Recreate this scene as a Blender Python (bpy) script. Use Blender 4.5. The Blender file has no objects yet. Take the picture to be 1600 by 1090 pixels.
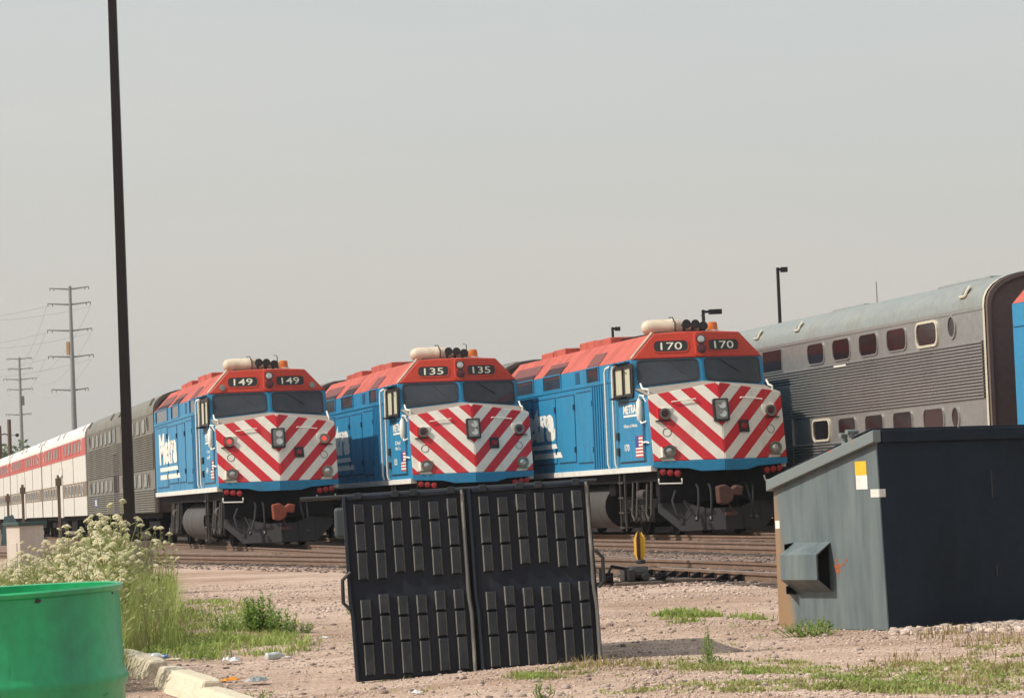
import bpy, math, random
import numpy as np
from mathutils import Vector, Matrix
random.seed(7)
rng = np.random.default_rng(7)
S = bpy.context.scene
COL = S.collection
R = math.radians

# ------------------------------------------------------------------ camera
EYE = 1.10
FPX = 4800.0
CAM_O = Vector((0, 0, EYE))
pitch = math.atan(234.0 / FPX)
roll = 0.040
fw = Vector((0, math.cos(pitch), math.sin(pitch)))
u0 = Vector((0, -math.sin(pitch), math.cos(pitch)))
r0 = Vector((1, 0, 0))
cr = r0 * math.cos(roll) - u0 * math.sin(roll)
cu = u0 * math.cos(roll) + r0 * math.sin(roll)
cd = bpy.data.cameras.new('camera')
cd.sensor_width = 36.0
cd.lens = 36.0 * FPX / 1600.0
cd.clip_start = 0.1
cd.clip_end = 6000
cam = bpy.data.objects.new('camera', cd)
COL.objects.link(cam)
cam.matrix_world = Matrix(((cr.x, cu.x, -fw.x, 0), (cr.y, cu.y, -fw.y, 0), (cr.z, cu.z, -fw.z, EYE), (0, 0, 0, 1)))
S.camera = cam

# ------------------------------------------------------------------ world, sun
SUN_EL = R(43)
SUN_TRAVEL = Vector((0.955, 0.297, 0)).normalized()      # horizontal way the light travels
to_sun = Vector((-SUN_TRAVEL.x * math.cos(SUN_EL), -SUN_TRAVEL.y * math.cos(SUN_EL), math.sin(SUN_EL)))
W = bpy.data.worlds.new('World')
S.world = W
W.use_nodes = True
wn = W.node_tree.nodes
wl = W.node_tree.links
for n in list(wn):
    wn.remove(n)
wout = wn.new('ShaderNodeOutputWorld')
bg = wn.new('ShaderNodeBackground')
sky = wn.new('ShaderNodeTexSky')
sky.sky_type = 'NISHITA'
sky.sun_disc = False
sky.sun_elevation = SUN_EL
sky.sun_rotation = math.atan2(to_sun.x, to_sun.y)
sky.air_density = 1.6
sky.dust_density = 5.0
sky.ozone_density = 1.0
mixh = wn.new('ShaderNodeMixRGB')
mixh.inputs[0].default_value = 0.80
tcw = wn.new('ShaderNodeTexCoord')
sepw = wn.new('ShaderNodeSeparateXYZ')
rampw = wn.new('ShaderNodeValToRGB')
rampw.color_ramp.elements[0].position = 0.0
rampw.color_ramp.elements[0].color = (5.55, 5.18, 4.68, 1)
rampw.color_ramp.elements[1].position = 0.22
rampw.color_ramp.elements[1].color = (5.1, 5.48, 5.60, 1)
wl.new(tcw.outputs['Generated'], sepw.inputs[0])
wl.new(sepw.outputs['Z'], rampw.inputs[0])
wl.new(sky.outputs[0], mixh.inputs[1])
cln = wn.new('ShaderNodeTexNoise')
cln.inputs['Scale'].default_value = 3.0
cln.inputs['Detail'].default_value = 5
clm = wn.new('ShaderNodeMapping')
clm.inputs['Scale'].default_value = (1, 1, 7)
wl.new(tcw.outputs['Generated'], clm.inputs[0])
wl.new(clm.outputs[0], cln.inputs['Vector'])
clr = wn.new('ShaderNodeValToRGB')
clr.color_ramp.elements[0].position = 0.35
clr.color_ramp.elements[0].color = (0.965, 0.975, 0.985, 1)
clr.color_ramp.elements[1].position = 0.70
clr.color_ramp.elements[1].color = (1.035, 1.01, 1.0, 1)
wl.new(cln.outputs['Fac'], clr.inputs[0])
clx = wn.new('ShaderNodeMixRGB')
clx.blend_type = 'MULTIPLY'
clx.inputs[0].default_value = 1.0
wl.new(rampw.outputs[0], clx.inputs[1])
wl.new(clr.outputs[0], clx.inputs[2])
wl.new(clx.outputs[0], mixh.inputs[2])
wl.new(mixh.outputs[0], bg.inputs[0])
bg.inputs[1].default_value = 0.14
wl.new(bg.outputs[0], wout.inputs[0])

sd = bpy.data.lights.new('sun', 'SUN')
sd.energy = 4.8
sd.angle = R(0.6)
sd.color = (1.0, 0.94, 0.83)
sun = bpy.data.objects.new('sun', sd)
COL.objects.link(sun)
sun.rotation_euler = to_sun.to_track_quat('Z', 'Y').to_euler()
sun.location = (-20, -5, 30)

S.view_settings.view_transform = 'Standard'
S.view_settings.look = 'None'
S.view_settings.exposure = -0.10
S.view_settings.gamma = 1.0
S.view_settings.use_curve_mapping = False
S.cycles.use_denoising = True
S.cycles.max_bounces = 6
S.render.filter_size = 1.55

# ------------------------------------------------------------------ picture helpers
def ray(px, py):
    return fw * FPX + cr * (px - 800.0) - cu * (py - 545.0)

def at(px, py, Y):
    d = ray(px, py)
    return CAM_O + d * (Y / d.y)

def gnd(px, py, z=0.0):
    d = ray(px, py)
    return CAM_O + d * ((z - EYE) / d.z)

TH = R(12.6)
CT, ST = math.cos(TH), math.sin(TH)
def tw(p, q, z=0.0):
    """track coordinates (p across to the right, q away) to the world"""
    return Vector((p * CT - q * ST, p * ST + q * CT, z))

def zg(x, y):
    t = min(1.0, max(0.0, (30.0 - y) / 6.0))
    return max(-0.06, min(0.02, 0.036 * (x - 0.25))) * t

# ------------------------------------------------------------------ materials
def _new(name):
    m = bpy.data.materials.new(name)
    m.use_nodes = True
    nt = m.node_tree
    for n in list(nt.nodes):
        nt.nodes.remove(n)
    o = nt.nodes.new('ShaderNodeOutputMaterial')
    b = nt.nodes.new('ShaderNodeBsdfPrincipled')
    nt.links.new(b.outputs[0], o.inputs[0])
    return m, nt, b

def nd(nt, t, **kw):
    n = nt.nodes.new(t)
    for k, v in kw.items():
        setattr(n, k, v)
    return n

def noise(nt, vec, scale, detail=4, rough=0.6):
    n = nd(nt, 'ShaderNodeTexNoise')
    n.inputs['Scale'].default_value = scale
    n.inputs['Detail'].default_value = detail
    n.inputs['Roughness'].default_value = rough
    if vec is not None:
        nt.links.new(vec, n.inputs['Vector'])
    return n.outputs['Fac']

def ramp(nt, fac, a, b, ca=(0, 0, 0, 1), cb=(1, 1, 1, 1)):
    n = nd(nt, 'ShaderNodeValToRGB')
    n.color_ramp.elements[0].position = a
    n.color_ramp.elements[1].position = b
    n.color_ramp.elements[0].color = ca
    n.color_ramp.elements[1].color = cb
    nt.links.new(fac, n.inputs[0])
    return n.outputs[0]

def mix(nt, fac, a, b, mode='MIX'):
    n = nd(nt, 'ShaderNodeMixRGB', blend_type=mode)
    for i, v in ((0, fac), (1, a), (2, b)):
        if isinstance(v, (int, float)):
            n.inputs[i].default_value = v
        elif isinstance(v, tuple):
            n.inputs[i].default_value = v if len(v) == 4 else (*v, 1)
        else:
            nt.links.new(v, n.inputs[i])
    return n.outputs[0]

def objvec(nt, scale=(1, 1, 1)):
    tc = nd(nt, 'ShaderNodeTexCoord')
    mp = nd(nt, 'ShaderNodeMapping')
    mp.inputs['Scale'].default_value = scale
    nt.links.new(tc.outputs['Object'], mp.inputs[0])
    oi = nd(nt, 'ShaderNodeObjectInfo')
    of = nd(nt, 'ShaderNodeVectorMath', operation='SCALE')
    of.inputs[0].default_value = (37.0, 21.0, 53.0)
    nt.links.new(oi.outputs['Random'], of.inputs['Scale'])
    nt.links.new(of.outputs[0], mp.inputs['Location'])
    return mp.outputs[0]

def paint(name, col, rough=0.5, metal=0.0, dirt=0.25, dirtcol=(0.12, 0.09, 0.07), scale=1.5, streak=True, bump=0.0, spec=0.5, dlo=0.48, dhi=0.75):
    m, nt, b = _new(name)
    v = objvec(nt, (1, 1, 0.25) if streak else (1, 1, 1))
    f = noise(nt, v, scale, 6, 0.65)
    f2 = noise(nt, objvec(nt), scale * 9, 3, 0.6)
    d = ramp(nt, f, dlo, dhi, (0, 0, 0, 1), (dirt, dirt, dirt, 1))
    c = mix(nt, d, col, dirtcol)
    g = ramp(nt, f2, 0.3, 0.7, (0.86, 0.86, 0.86, 1), (1.06, 1.06, 1.06, 1))
    c = mix(nt, 1.0, c, g, 'MULTIPLY')
    nt.links.new(c, b.inputs['Base Color'])
    b.inputs['Metallic'].default_value = metal
    b.inputs['Specular IOR Level'].default_value = spec
    rr = ramp(nt, f, 0.3, 0.8, (rough * 0.8,) * 3 + (1,), (min(1, rough * 1.35),) * 3 + (1,))
    nt.links.new(rr, b.inputs['Roughness'])
    if bump > 0:
        bp = nd(nt, 'ShaderNodeBump')
        bp.inputs['Strength'].default_value = bump
        bp.inputs['Distance'].default_value = 0.02
        nt.links.new(noise(nt, objvec(nt), scale * 5, 4), bp.inputs['Height'])
        nt.links.new(bp.outputs[0], b.inputs['Normal'])
    return m

def emit(name, col, strength, base=None):
    m, nt, b = _new(name)
    b.inputs['Base Color'].default_value = (*(base or col), 1)
    b.inputs['Emission Color'].default_value = (*col, 1)
    b.inputs['Emission Strength'].default_value = strength
    b.inputs['Roughness'].default_value = 0.2
    return m

M = {}
M['blue'] = paint('blue_paint', (0.024, 0.225, 0.42), 0.45, dirt=0.7, dirtcol=(0.045, 0.12, 0.19), scale=1.6, spec=0.35)
M['blue_dark'] = paint('blue_seam', (0.008, 0.05, 0.12), 0.6, dirt=0.2)
M['roof_red'] = paint('faded_red_roof', (0.48, 0.105, 0.078), 0.65, dirt=0.75, dirtcol=(0.17, 0.055, 0.045), scale=1.3, spec=0.25)
M['cab_red'] = paint('cab_red', (0.50, 0.042, 0.017), 0.45, dirt=0.25, dirtcol=(0.25, 0.02, 0.02))
M['recess_red'] = paint('dull_red_grille', (0.17, 0.05, 0.05), 0.8, dirt=0.5)
M['recess_dark'] = paint('dark_intake', (0.035, 0.022, 0.028), 0.7, dirt=0.5, dirtcol=(0.09, 0.04, 0.04), spec=0.2)
M['white'] = paint('white_paint', (0.78, 0.76, 0.70), 0.5, dirt=0.25, dirtcol=(0.45, 0.38, 0.3))
M['sill_white'] = paint('sill_white', (0.70, 0.69, 0.65), 0.5, dirt=0.6, dirtcol=(0.42, 0.36, 0.3), scale=2.5, streak=False)
M['black'] = paint('black_paint', (0.018, 0.018, 0.02), 0.45, dirt=0.3, dirtcol=(0.06, 0.05, 0.045))
M['under'] = paint('underframe_grime', (0.008, 0.0075, 0.010), 0.85, dirt=0.6, dirtcol=(0.028, 0.022, 0.019), spec=0.15, scale=3, streak=False)
M['plow'] = paint('plow_grey', (0.034, 0.033, 0.037), 0.7, dirt=0.7, dirtcol=(0.045, 0.035, 0.03), scale=2.5)
M['tank'] = paint('tank_grey', (0.065, 0.06, 0.06), 0.6, dirt=0.7, dirtcol=(0.05, 0.04, 0.035), scale=2)
M['rust'] = paint('rusty_steel', (0.085, 0.035, 0.025), 0.75, dirt=0.6, dirtcol=(0.07, 0.04, 0.03), scale=8, streak=False, bump=0.3)
M['rust_orange'] = paint('orange_rust', (0.24, 0.05, 0.025), 0.7, dirt=0.5, dirtcol=(0.1, 0.04, 0.03), scale=8, streak=False)
M['pipe'] = paint('pipe_grey', (0.055, 0.048, 0.045), 0.6, dirt=0.5, scale=5)
M['hood_tan'] = paint('antiglare_hood', (0.28, 0.24, 0.21), 0.8, dirt=0.4, scale=3, streak=False)
M['cream'] = paint('cream_tank', (0.62, 0.53, 0.41), 0.55, dirt=0.8, dirtcol=(0.26, 0.17, 0.11), scale=4)
M['amber'] = paint('amber_lens', (0.55, 0.14, 0.02), 0.25, dirt=0.2)
M['redlens'] = paint('red_lens', (0.30, 0.015, 0.02), 0.25, dirt=0.2)
M['redlens_dark'] = paint('dark_red_lens', (0.10, 0.012, 0.02), 0.3, dirt=0.3)
M['redlit'] = emit('lit_red_lens', (1.0, 0.10, 0.08), 0.75, (0.5, 0.03, 0.03))
M['blind'] = paint('window_blind', (0.50, 0.48, 0.36), 0.55, dirt=0.35, dirtcol=(0.3, 0.28, 0.22), scale=6)
M['lens'] = paint('clear_lens', (0.62, 0.60, 0.55), 0.12, metal=0.85, dirt=0.2, scale=12, streak=False)
M['chrome'] = paint('lamp_rim', (0.26, 0.25, 0.22), 0.32, metal=0.8, dirt=0.5)
M['digit'] = paint('number_white', (0.80, 0.77, 0.62), 0.5, dirt=0.1)
M['flag_red'] = paint('flag_red', (0.5, 0.05, 0.05), 0.5, dirt=0.1)
M['flag_blue'] = paint('flag_blue', (0.04, 0.06, 0.25), 0.5, dirt=0.1)
M['steel'] = paint('stainless_steel', (0.58, 0.57, 0.56), 0.30, metal=0.75, dirt=0.5, dirtcol=(0.36, 0.33, 0.32), scale=0.7)
M['steel_smooth'] = paint('stainless_sheet', (0.40, 0.40, 0.39), 0.40, metal=0.7, dirt=0.5, dirtcol=(0.38, 0.33, 0.28), scale=0.8)
M['steel_roof'] = paint('stainless_roof', (0.32, 0.34, 0.325), 0.5, metal=0.5, dirt=0.6, dirtcol=(0.24, 0.23, 0.2), scale=0.6)
M['steel_dull'] = paint('weathered_steel', (0.205, 0.195, 0.165), 0.55, metal=0.3, dirt=0.6, dirtcol=(0.12, 0.10, 0.08), scale=0.7)
M['steel_groove'] = paint('dark_groove_steel', (0.24, 0.235, 0.23), 0.45, metal=0.6, dirt=0.4)  # darker steel paints in the shade between the ribs
M['endwall'] = paint('brown_end_wall', (0.145, 0.10, 0.09), 0.6, dirt=0.5, dirtcol=(0.11, 0.08, 0.07), scale=1.2)
M['car_white'] = paint('coach_white', (0.64, 0.61, 0.56), 0.5, dirt=0.5, dirtcol=(0.5, 0.46, 0.42), scale=0.5)
M['car_red'] = paint('coach_red', (0.50, 0.085, 0.075), 0.5, dirt=0.45, dirtcol=(0.45, 0.18, 0.14), scale=0.6)
M['car_brown'] = paint('coach_window_band', (0.20, 0.15, 0.11), 0.5, dirt=0.3, scale=0.6)
M['car_roof_white'] = paint('coach_roof_white', (0.68, 0.66, 0.64), 0.5, dirt=0.25, dirtcol=(0.55, 0.53, 0.5), scale=0.5)
M['trim_light'] = paint('bright_window_trim', (0.72, 0.66, 0.52), 0.4, metal=0.3, dirt=0.3)
M['rail'] = paint('rusty_rail', (0.15, 0.09, 0.062), 0.7, dirt=0.6, dirtcol=(0.30, 0.20, 0.14), scale=4, streak=False)
M['railtop'] = paint('worn_rail_head', (0.42, 0.36, 0.32), 0.35, metal=0.7, dirt=0.7, dirtcol=(0.3, 0.19, 0.13), scale=2.0, streak=False)
M['tie'] = paint('weathered_tie', (0.10, 0.075, 0.06), 0.9, dirt=0.6, dirtcol=(0.2, 0.16, 0.13), scale=6, streak=False, bump=0.5)
M['dump_green'] = None
M['dark_pole'] = paint('dark_bronze_pole', (0.014, 0.010, 0.011), 0.55, dirt=0.3, dirtcol=(0.035, 0.024, 0.02), spec=0.25)
M['concrete'] = paint('concrete', (0.46, 0.41, 0.33), 0.9, dirt=0.6, dirtcol=(0.28, 0.22, 0.15), scale=5, streak=False, bump=0.4)
M['concrete_brown'] = paint('stained_concrete', (0.24, 0.19, 0.14), 0.9, dirt=0.6, dirtcol=(0.15, 0.11, 0.08), scale=4, bump=0.4)
M['concrete_block'] = paint('pale_concrete', (0.62, 0.54, 0.41), 0.9, dirt=0.45, dirtcol=(0.42, 0.34, 0.23), scale=7, streak=False, bump=0.5)
M['galv'] = paint('galvanised_mast', (0.25, 0.25, 0.245), 0.6, metal=0.2, dirt=0.3, scale=0.3)
M['tan_panel'] = paint('tan_panel', (0.45, 0.24, 0.09), 0.7)
M['wood'] = paint('wood_pole', (0.13, 0.085, 0.06), 0.9, dirt=0.4, scale=2)
M['yellow'] = paint('signal_yellow', (0.72, 0.42, 0.03), 0.5, dirt=0.25, dirtcol=(0.4, 0.22, 0.04), scale=8)
M['plastic'] = paint('black_plastic_lid', (0.011, 0.015, 0.025), 0.45, dirt=0.5, dirtcol=(0.04, 0.044, 0.052), scale=4, streak=True, bump=0.15, spec=0.25)
M['plastic_rib'] = paint('scuffed_plastic_rib', (0.020, 0.024, 0.031), 0.42, dirt=0.7, dirtcol=(0.05, 0.05, 0.05), scale=6, streak=True, bump=0.2, spec=0.3)
M['rib_edge'] = paint('sunlit_rib_edge', (0.20, 0.19, 0.17), 0.45, dirt=0.9, dirtcol=(0.05, 0.05, 0.05), scale=5, streak=False)  # rib sides coloured pale to imitate sun catching their edges
M['lid_edge'] = paint('pale_lid_edge', (0.12, 0.115, 0.11), 0.5, dirt=0.8, dirtcol=(0.40, 0.37, 0.33), scale=9, streak=True)  # paler than the lid, with still paler streaks
M['steel_green'] = paint('dark_green_steel', (0.045, 0.06, 0.065), 0.5, dirt=0.4, dirtcol=(0.08, 0.06, 0.045), scale=2)
M['sticker_yellow'] = paint('sticker_yellow', (0.75, 0.46, 0.03), 0.5, dirt=0.15)
M['sticker_white'] = paint('sticker_white', (0.75, 0.73, 0.68), 0.5, dirt=0.2)
M['teal_lid'] = paint('dark_teal_lid', (0.03, 0.07, 0.07), 0.5, dirt=0.3)
M['cab_pink'] = paint('pale_cabinet', (0.52, 0.46, 0.41), 0.7, dirt=0.5, dirtcol=(0.35, 0.28, 0.22), scale=4)
M['plasticbag'] = paint('white_plastic_litter', (0.68, 0.68, 0.68), 0.4, dirt=0.3, scale=20, streak=False)
M['bottle'] = paint('clear_plastic_bottle', (0.52, 0.57, 0.56), 0.15, dirt=0.3, scale=20, streak=False)
M['orange'] = paint('orange_litter', (0.75, 0.28, 0.015), 0.4, dirt=0.2, scale=20)
M['capblue'] = paint('blue_cap', (0.02, 0.14, 0.4), 0.4, dirt=0.1)

def glass(name, col, rough=0.08):
    m, nt, b = _new(name)
    f = noise(nt, objvec(nt), 1.3, 3)
    c = ramp(nt, f, 0.3, 0.7, (*[x * 0.7 for x in col], 1), (*[min(1, x * 1.4) for x in col], 1))
    nt.links.new(c, b.inputs['Base Color'])
    b.inputs['Roughness'].default_value = rough
    b.inputs['Specular IOR Level'].default_value = 0.42
    return m
M['glass'] = glass('windscreen_glass', (0.035, 0.04, 0.05))
M['glass_car'] = glass('coach_glass', (0.014, 0.010, 0.012), 0.15)
M['glass_pale'] = glass('pale_coach_glass', (0.20, 0.20, 0.18), 0.25)

# chevron paint: V stripes pointing down to the nose's centre line
def chevron_mat():
    m, nt, b = _new('red_white_chevrons')
    tc = nd(nt, 'ShaderNodeTexCoord')
    sp = nd(nt, 'ShaderNodeSeparateXYZ')
    nt.links.new(tc.outputs['Object'], sp.inputs[0])
    def mth(op, a, bb=None):
        n = nd(nt, 'ShaderNodeMath', operation=op)
        for i, v in ((0, a), (1, bb)):
            if v is None:
                continue
            if isinstance(v, (int, float)):
                n.inputs[i].default_value = v
            else:
                nt.links.new(v, n.inputs[i])
        return n.outputs[0]
    ax = mth('ABSOLUTE', sp.outputs['X'])
    t = mth('ADD', mth('SUBTRACT', 3.06, sp.outputs['Z']), mth('MULTIPLY', ax, 1.03))
    k = mth('FLOOR', mth('DIVIDE', t, 0.31))
    par = mth('ABSOLUTE', mth('MODULO', k, 2.0))
    st = mth('GREATER_THAN', par, 0.5)
    c = mix(nt, st, (0.74, 0.70, 0.62, 1), (0.53, 0.010, 0.020, 1))
    v = objvec(nt, (1, 1, 0.5))
    d = ramp(nt, noise(nt, v, 3.0, 7, 0.7), 0.5, 0.8, (0, 0, 0, 1), (0.4, 0.4, 0.4, 1))
    c = mix(nt, d, c, (0.28, 0.17, 0.13, 1))
    nt.links.new(c, b.inputs['Base Color'])
    b.inputs['Roughness'].default_value = 0.45
    return m
M['chevron'] = chevron_mat()

# dumpster steel: grey-green paint with rust where it has come off
def dumpster_mat():
    m, nt, b = _new('worn_dumpster_paint')
    tc = nd(nt, 'ShaderNodeTexCoord')
    v = objvec(nt, (1.6, 1.6, 0.22))
    f = noise(nt, v, 5.0, 5, 0.6)
    c = ramp(nt, f, 0.3, 0.7, (0.085, 0.112, 0.125, 1), (0.165, 0.195, 0.20, 1))
    sp = nd(nt, 'ShaderNodeSeparateXYZ')
    nt.links.new(tc.outputs['Object'], sp.inputs[0])
    # rust band by the front corner of the side (object y runs along the side)
    e = nd(nt, 'ShaderNodeMath', operation='ADD')
    nt.links.new(sp.outputs['Y'], e.inputs[0])
    w = nd(nt, 'ShaderNodeMath', operation='MULTIPLY')
    w.inputs[1].default_value = 0.12
    nt.links.new(noise(nt, objvec(nt, (1, 1, 0.6)), 3.0, 4), w.inputs[0])
    nt.links.new(w.outputs[0], e.inputs[1])
    zz = nd(nt, 'ShaderNodeMath', operation='MULTIPLY')
    zz.inputs[1].default_value = -0.16
    nt.links.new(sp.outputs['Z'], zz.inputs[0])
    e2 = nd(nt, 'ShaderNodeMath', operation='ADD')
    nt.links.new(e.outputs[0], e2.inputs[0])
    nt.links.new(zz.outputs[0], e2.inputs[1])
    hf = nd(nt, 'ShaderNodeMath', operation='MULTIPLY'); hf.inputs[1].default_value = 0.5; 
    nt.links.new(e2.outputs[0], hf.inputs[0])
    band = ramp(nt, hf.outputs[0], 0.535, 0.575, (0, 0, 0, 1), (0.8, 0.8, 0.8, 1))
    c = mix(nt, band, c, (0.33, 0.19, 0.09, 1))
    spots = ramp(nt, noise(nt, objvec(nt, (1, 1, 1)), 4.5, 6, 0.7), 0.70, 0.74)
    c = mix(nt, spots, c, (0.30, 0.085, 0.04, 1))
    nt.links.new(c, b.inputs['Base Color'])
    b.inputs['Roughness'].default_value = 0.5
    b.inputs['Metallic'].default_value = 0.1
    bp = nd(nt, 'ShaderNodeBump')
    bp.inputs['Strength'].default_value = 0.25
    bp.inputs['Distance'].default_value = 0.03
    nt.links.new(noise(nt, objvec(nt, (1, 1, 0.5)), 2.5, 3), bp.inputs['Height'])
    nt.links.new(bp.outputs[0], b.inputs['Normal'])
    return m
M['dumpster'] = dumpster_mat()
M['dumpster_rim'] = paint('chipped_rim', (0.17, 0.20, 0.20), 0.5, dirt=0.9, dirtcol=(0.42, 0.12, 0.06), scale=9, streak=False, dlo=0.60, dhi=0.64)
M['dumpster_shaded'] = paint('shaded_dumpster_paint', (0.015, 0.024, 0.036), 0.5, dirt=0.5, dirtcol=(0.010, 0.014, 0.02), scale=1.5, spec=0.14)  # darker copy of the dumpster paint, shade of the back face painted in
M['rust_patch'] = paint('rust_patch', (0.36, 0.10, 0.045), 0.8, dirt=0.5, scale=20, streak=False)
M['drum'] = paint('green_drum_paint', (0.014, 0.36, 0.125), 0.34, dirt=0.75, dirtcol=(0.02, 0.17, 0.095), scale=3.5, spec=0.6, bump=0.12)
M['drum_in'] = paint('drum_inside', (0.02, 0.25, 0.12), 0.5, dirt=0.4, scale=4)

def leafmat(name, c1, c2, scale=3.0, trans=0.25):
    m, nt, b = _new(name)
    oi = nd(nt, 'ShaderNodeObjectInfo')
    tc = nd(nt, 'ShaderNodeTexCoord')
    f = noise(nt, tc.outputs['Object'], scale, 3)
    c = ramp(nt, f, 0.3, 0.7, (*c1, 1), (*c2, 1))
    nt.links.new(c, b.inputs['Base Color'])
    b.inputs['Roughness'].default_value = 0.6
    b.inputs['Specular IOR Level'].default_value = 0.3
    tr = nd(nt, 'ShaderNodeBsdfTranslucent')
    nt.links.new(c, tr.inputs[0])
    mx = nd(nt, 'ShaderNodeMixShader')
    mx.inputs[0].default_value = trans
    out = [n for n in nt.nodes if n.type == 'OUTPUT_MATERIAL'][0]
    nt.links.new(b.outputs[0], mx.inputs[1])
    nt.links.new(tr.outputs[0], mx.inputs[2])
    nt.links.new(mx.outputs[0], out.inputs[0])
    return m
M['grass'] = leafmat('weedy_grass', (0.22, 0.25, 0.065), (0.42, 0.41, 0.17), 1.4, 0.35)
M['grass_fresh'] = leafmat('fresh_grass', (0.19, 0.28, 0.055), (0.38, 0.43, 0.13), 2.0, 0.35)
M['grass_dry'] = leafmat('dry_grass', (0.28, 0.21, 0.09), (0.38, 0.30, 0.15), 2.0, 0.3)
M['leaf'] = leafmat('weed_leaf', (0.13, 0.25, 0.04), (0.26, 0.38, 0.10), 8.0, 0.35)
M['stem'] = leafmat('carrot_stem', (0.22, 0.26, 0.08), (0.40, 0.41, 0.18), 3.0, 0.3)
M['umbel'] = leafmat('cream_umbel', (0.68, 0.63, 0.38), (0.84, 0.80, 0.60), 12.0, 0.3)
M['tree_leaf'] = leafmat('far_tree_leaf', (0.075, 0.115, 0.05), (0.14, 0.18, 0.085), 0.4, 0.2)

def ground_mat():
    m, nt, b = _new('pink_gravel')
    tc = nd(nt, 'ShaderNodeTexCoord')
    P = tc.outputs['Object']
    big = noise(nt, P, 0.25, 5)
    mid = noise(nt, P, 2.2, 5)
    vor = nd(nt, 'ShaderNodeTexVoronoi')
    vor.inputs['Scale'].default_value = 48.0
    nt.links.new(P, vor.inputs['Vector'])
    vor2 = nd(nt, 'ShaderNodeTexVoronoi')
    vor2.inputs['Scale'].default_value = 110.0
    nt.links.new(P, vor2.inputs['Vector'])
    c = ramp(nt, mid, 0.3, 0.72, (0.42, 0.305, 0.245, 1), (0.60, 0.465, 0.385, 1))
    bw = nd(nt, 'ShaderNodeRGBToBW')
    nt.links.new(vor.outputs['Color'], bw.inputs[0])
    g = ramp(nt, bw.outputs[0], 0.15, 0.85, (0.66, 0.62, 0.60, 1), (1.16, 1.14, 1.12, 1))
    c = mix(nt, 0.9, c, g, 'MULTIPLY')
    dk = ramp(nt, big, 0.42, 0.66, (1.02, 1.02, 1.02, 1), (0.72, 0.66, 0.60, 1))
    c = mix(nt, 1.0, c, dk, 'MULTIPLY')
    # two faint wheel ruts and a few oil spots
    rut = nd(nt, 'ShaderNodeTexWave')
    rut.wave_type = 'BANDS'
    rut.bands_direction = 'Y'
    rut.inputs['Scale'].default_value = 0.19
    rut.inputs['Distortion'].default_value = 2.2
    rut.inputs['Detail'].default_value = 2
    rut.inputs['Detail Scale'].default_value = 0.5
    nt.links.new(P, rut.inputs['Vector'])
    rr_c = ramp(nt, rut.outputs['Fac'], 0.80, 0.97, (1, 1, 1, 1), (0.84, 0.81, 0.78, 1))
    c = mix(nt, 0.8, c, rr_c, 'MULTIPLY')
    oil = ramp(nt, noise(nt, P, 1.1, 3), 0.70, 0.76, (1, 1, 1, 1), (0.62, 0.58, 0.56, 1))
    c = mix(nt, 0.8, c, oil, 'MULTIPLY')
    # brown ballast dust by the tracks: world p coordinate across the tracks
    sp = nd(nt, 'ShaderNodeSeparateXYZ')
    nt.links.new(P, sp.inputs[0])
    def lin(a, bb):
        n1 = nd(nt, 'ShaderNodeMath', operation='MULTIPLY'); n1.inputs[1].default_value = a
        n2 = nd(nt, 'ShaderNodeMath', operation='MULTIPLY'); n2.inputs[1].default_value = bb
        nt.links.new(sp.outputs['X'], n1.inputs[0]); nt.links.new(sp.outputs['Y'], n2.inputs[0])
        n3 = nd(nt, 'ShaderNodeMath', operation='ADD')
        nt.links.new(n1.outputs[0], n3.inputs[0]); nt.links.new(n2.outputs[0], n3.inputs[1])
        return n3.outputs[0]
    # near-rail line runs with the turnout: use distance past y + 2.7 x
    near = ramp(nt, lin(0.0125, 0.0046), 0.2, 0.222)
    wob = mix(nt, 1.0, near, ramp(nt, mid, 0.2, 0.6), 'MULTIPLY')
    c = mix(nt, wob, c, (0.145, 0.10, 0.08, 1))
    nt.links.new(c, b.inputs['Base Color'])
    b.inputs['Roughness'].default_value = 0.95
    b.inputs['Specular IOR Level'].default_value = 0.2
    bp = nd(nt, 'ShaderNodeBump')
    bp.inputs['Strength'].default_value = 0.7
    bp.inputs['Distance'].default_value = 0.012
    h = mix(nt, 0.5, vor.outputs['Distance'], vor2.outputs['Distance'])
    h2 = mix(nt, 0.5, h, mid)
    nt.links.new(h2, bp.inputs['Height'])
    nt.links.new(bp.outputs[0], b.inputs['Normal'])
    return m
M['ground'] = ground_mat()

def stone_mat(name, c1, c2):
    m, nt, b = _new(name)
    a = nd(nt, 'ShaderNodeAttribute')
    a.attribute_name = 'tint'
    c = ramp(nt, a.outputs['Fac'], 0.0, 1.0, (*c1, 1), (*c2, 1))
    f = noise(nt, objvec(nt), 40, 3)
    c = mix(nt, 1.0, c, ramp(nt, f, 0.3, 0.7, (0.8, 0.8, 0.8, 1), (1.1, 1.1, 1.1, 1)), 'MULTIPLY')
    nt.links.new(c, b.inputs['Base Color'])
    b.inputs['Roughness'].default_value = 0.9
    return m
M['stone'] = stone_mat('gravel_stone', (0.22, 0.145, 0.12), (0.68, 0.55, 0.465))
M['stone_dark'] = stone_mat('mixed_stone', (0.12, 0.075, 0.065), (0.52, 0.41, 0.345))
M['ballast'] = stone_mat('brown_ballast', (0.06, 0.04, 0.035), (0.26, 0.19, 0.16))
M['rock'] = paint('pale_rock', (0.45, 0.38, 0.32), 0.9, dirt=0.6, dirtcol=(0.25, 0.17, 0.13), scale=9, streak=False, bump=0.5)

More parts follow.
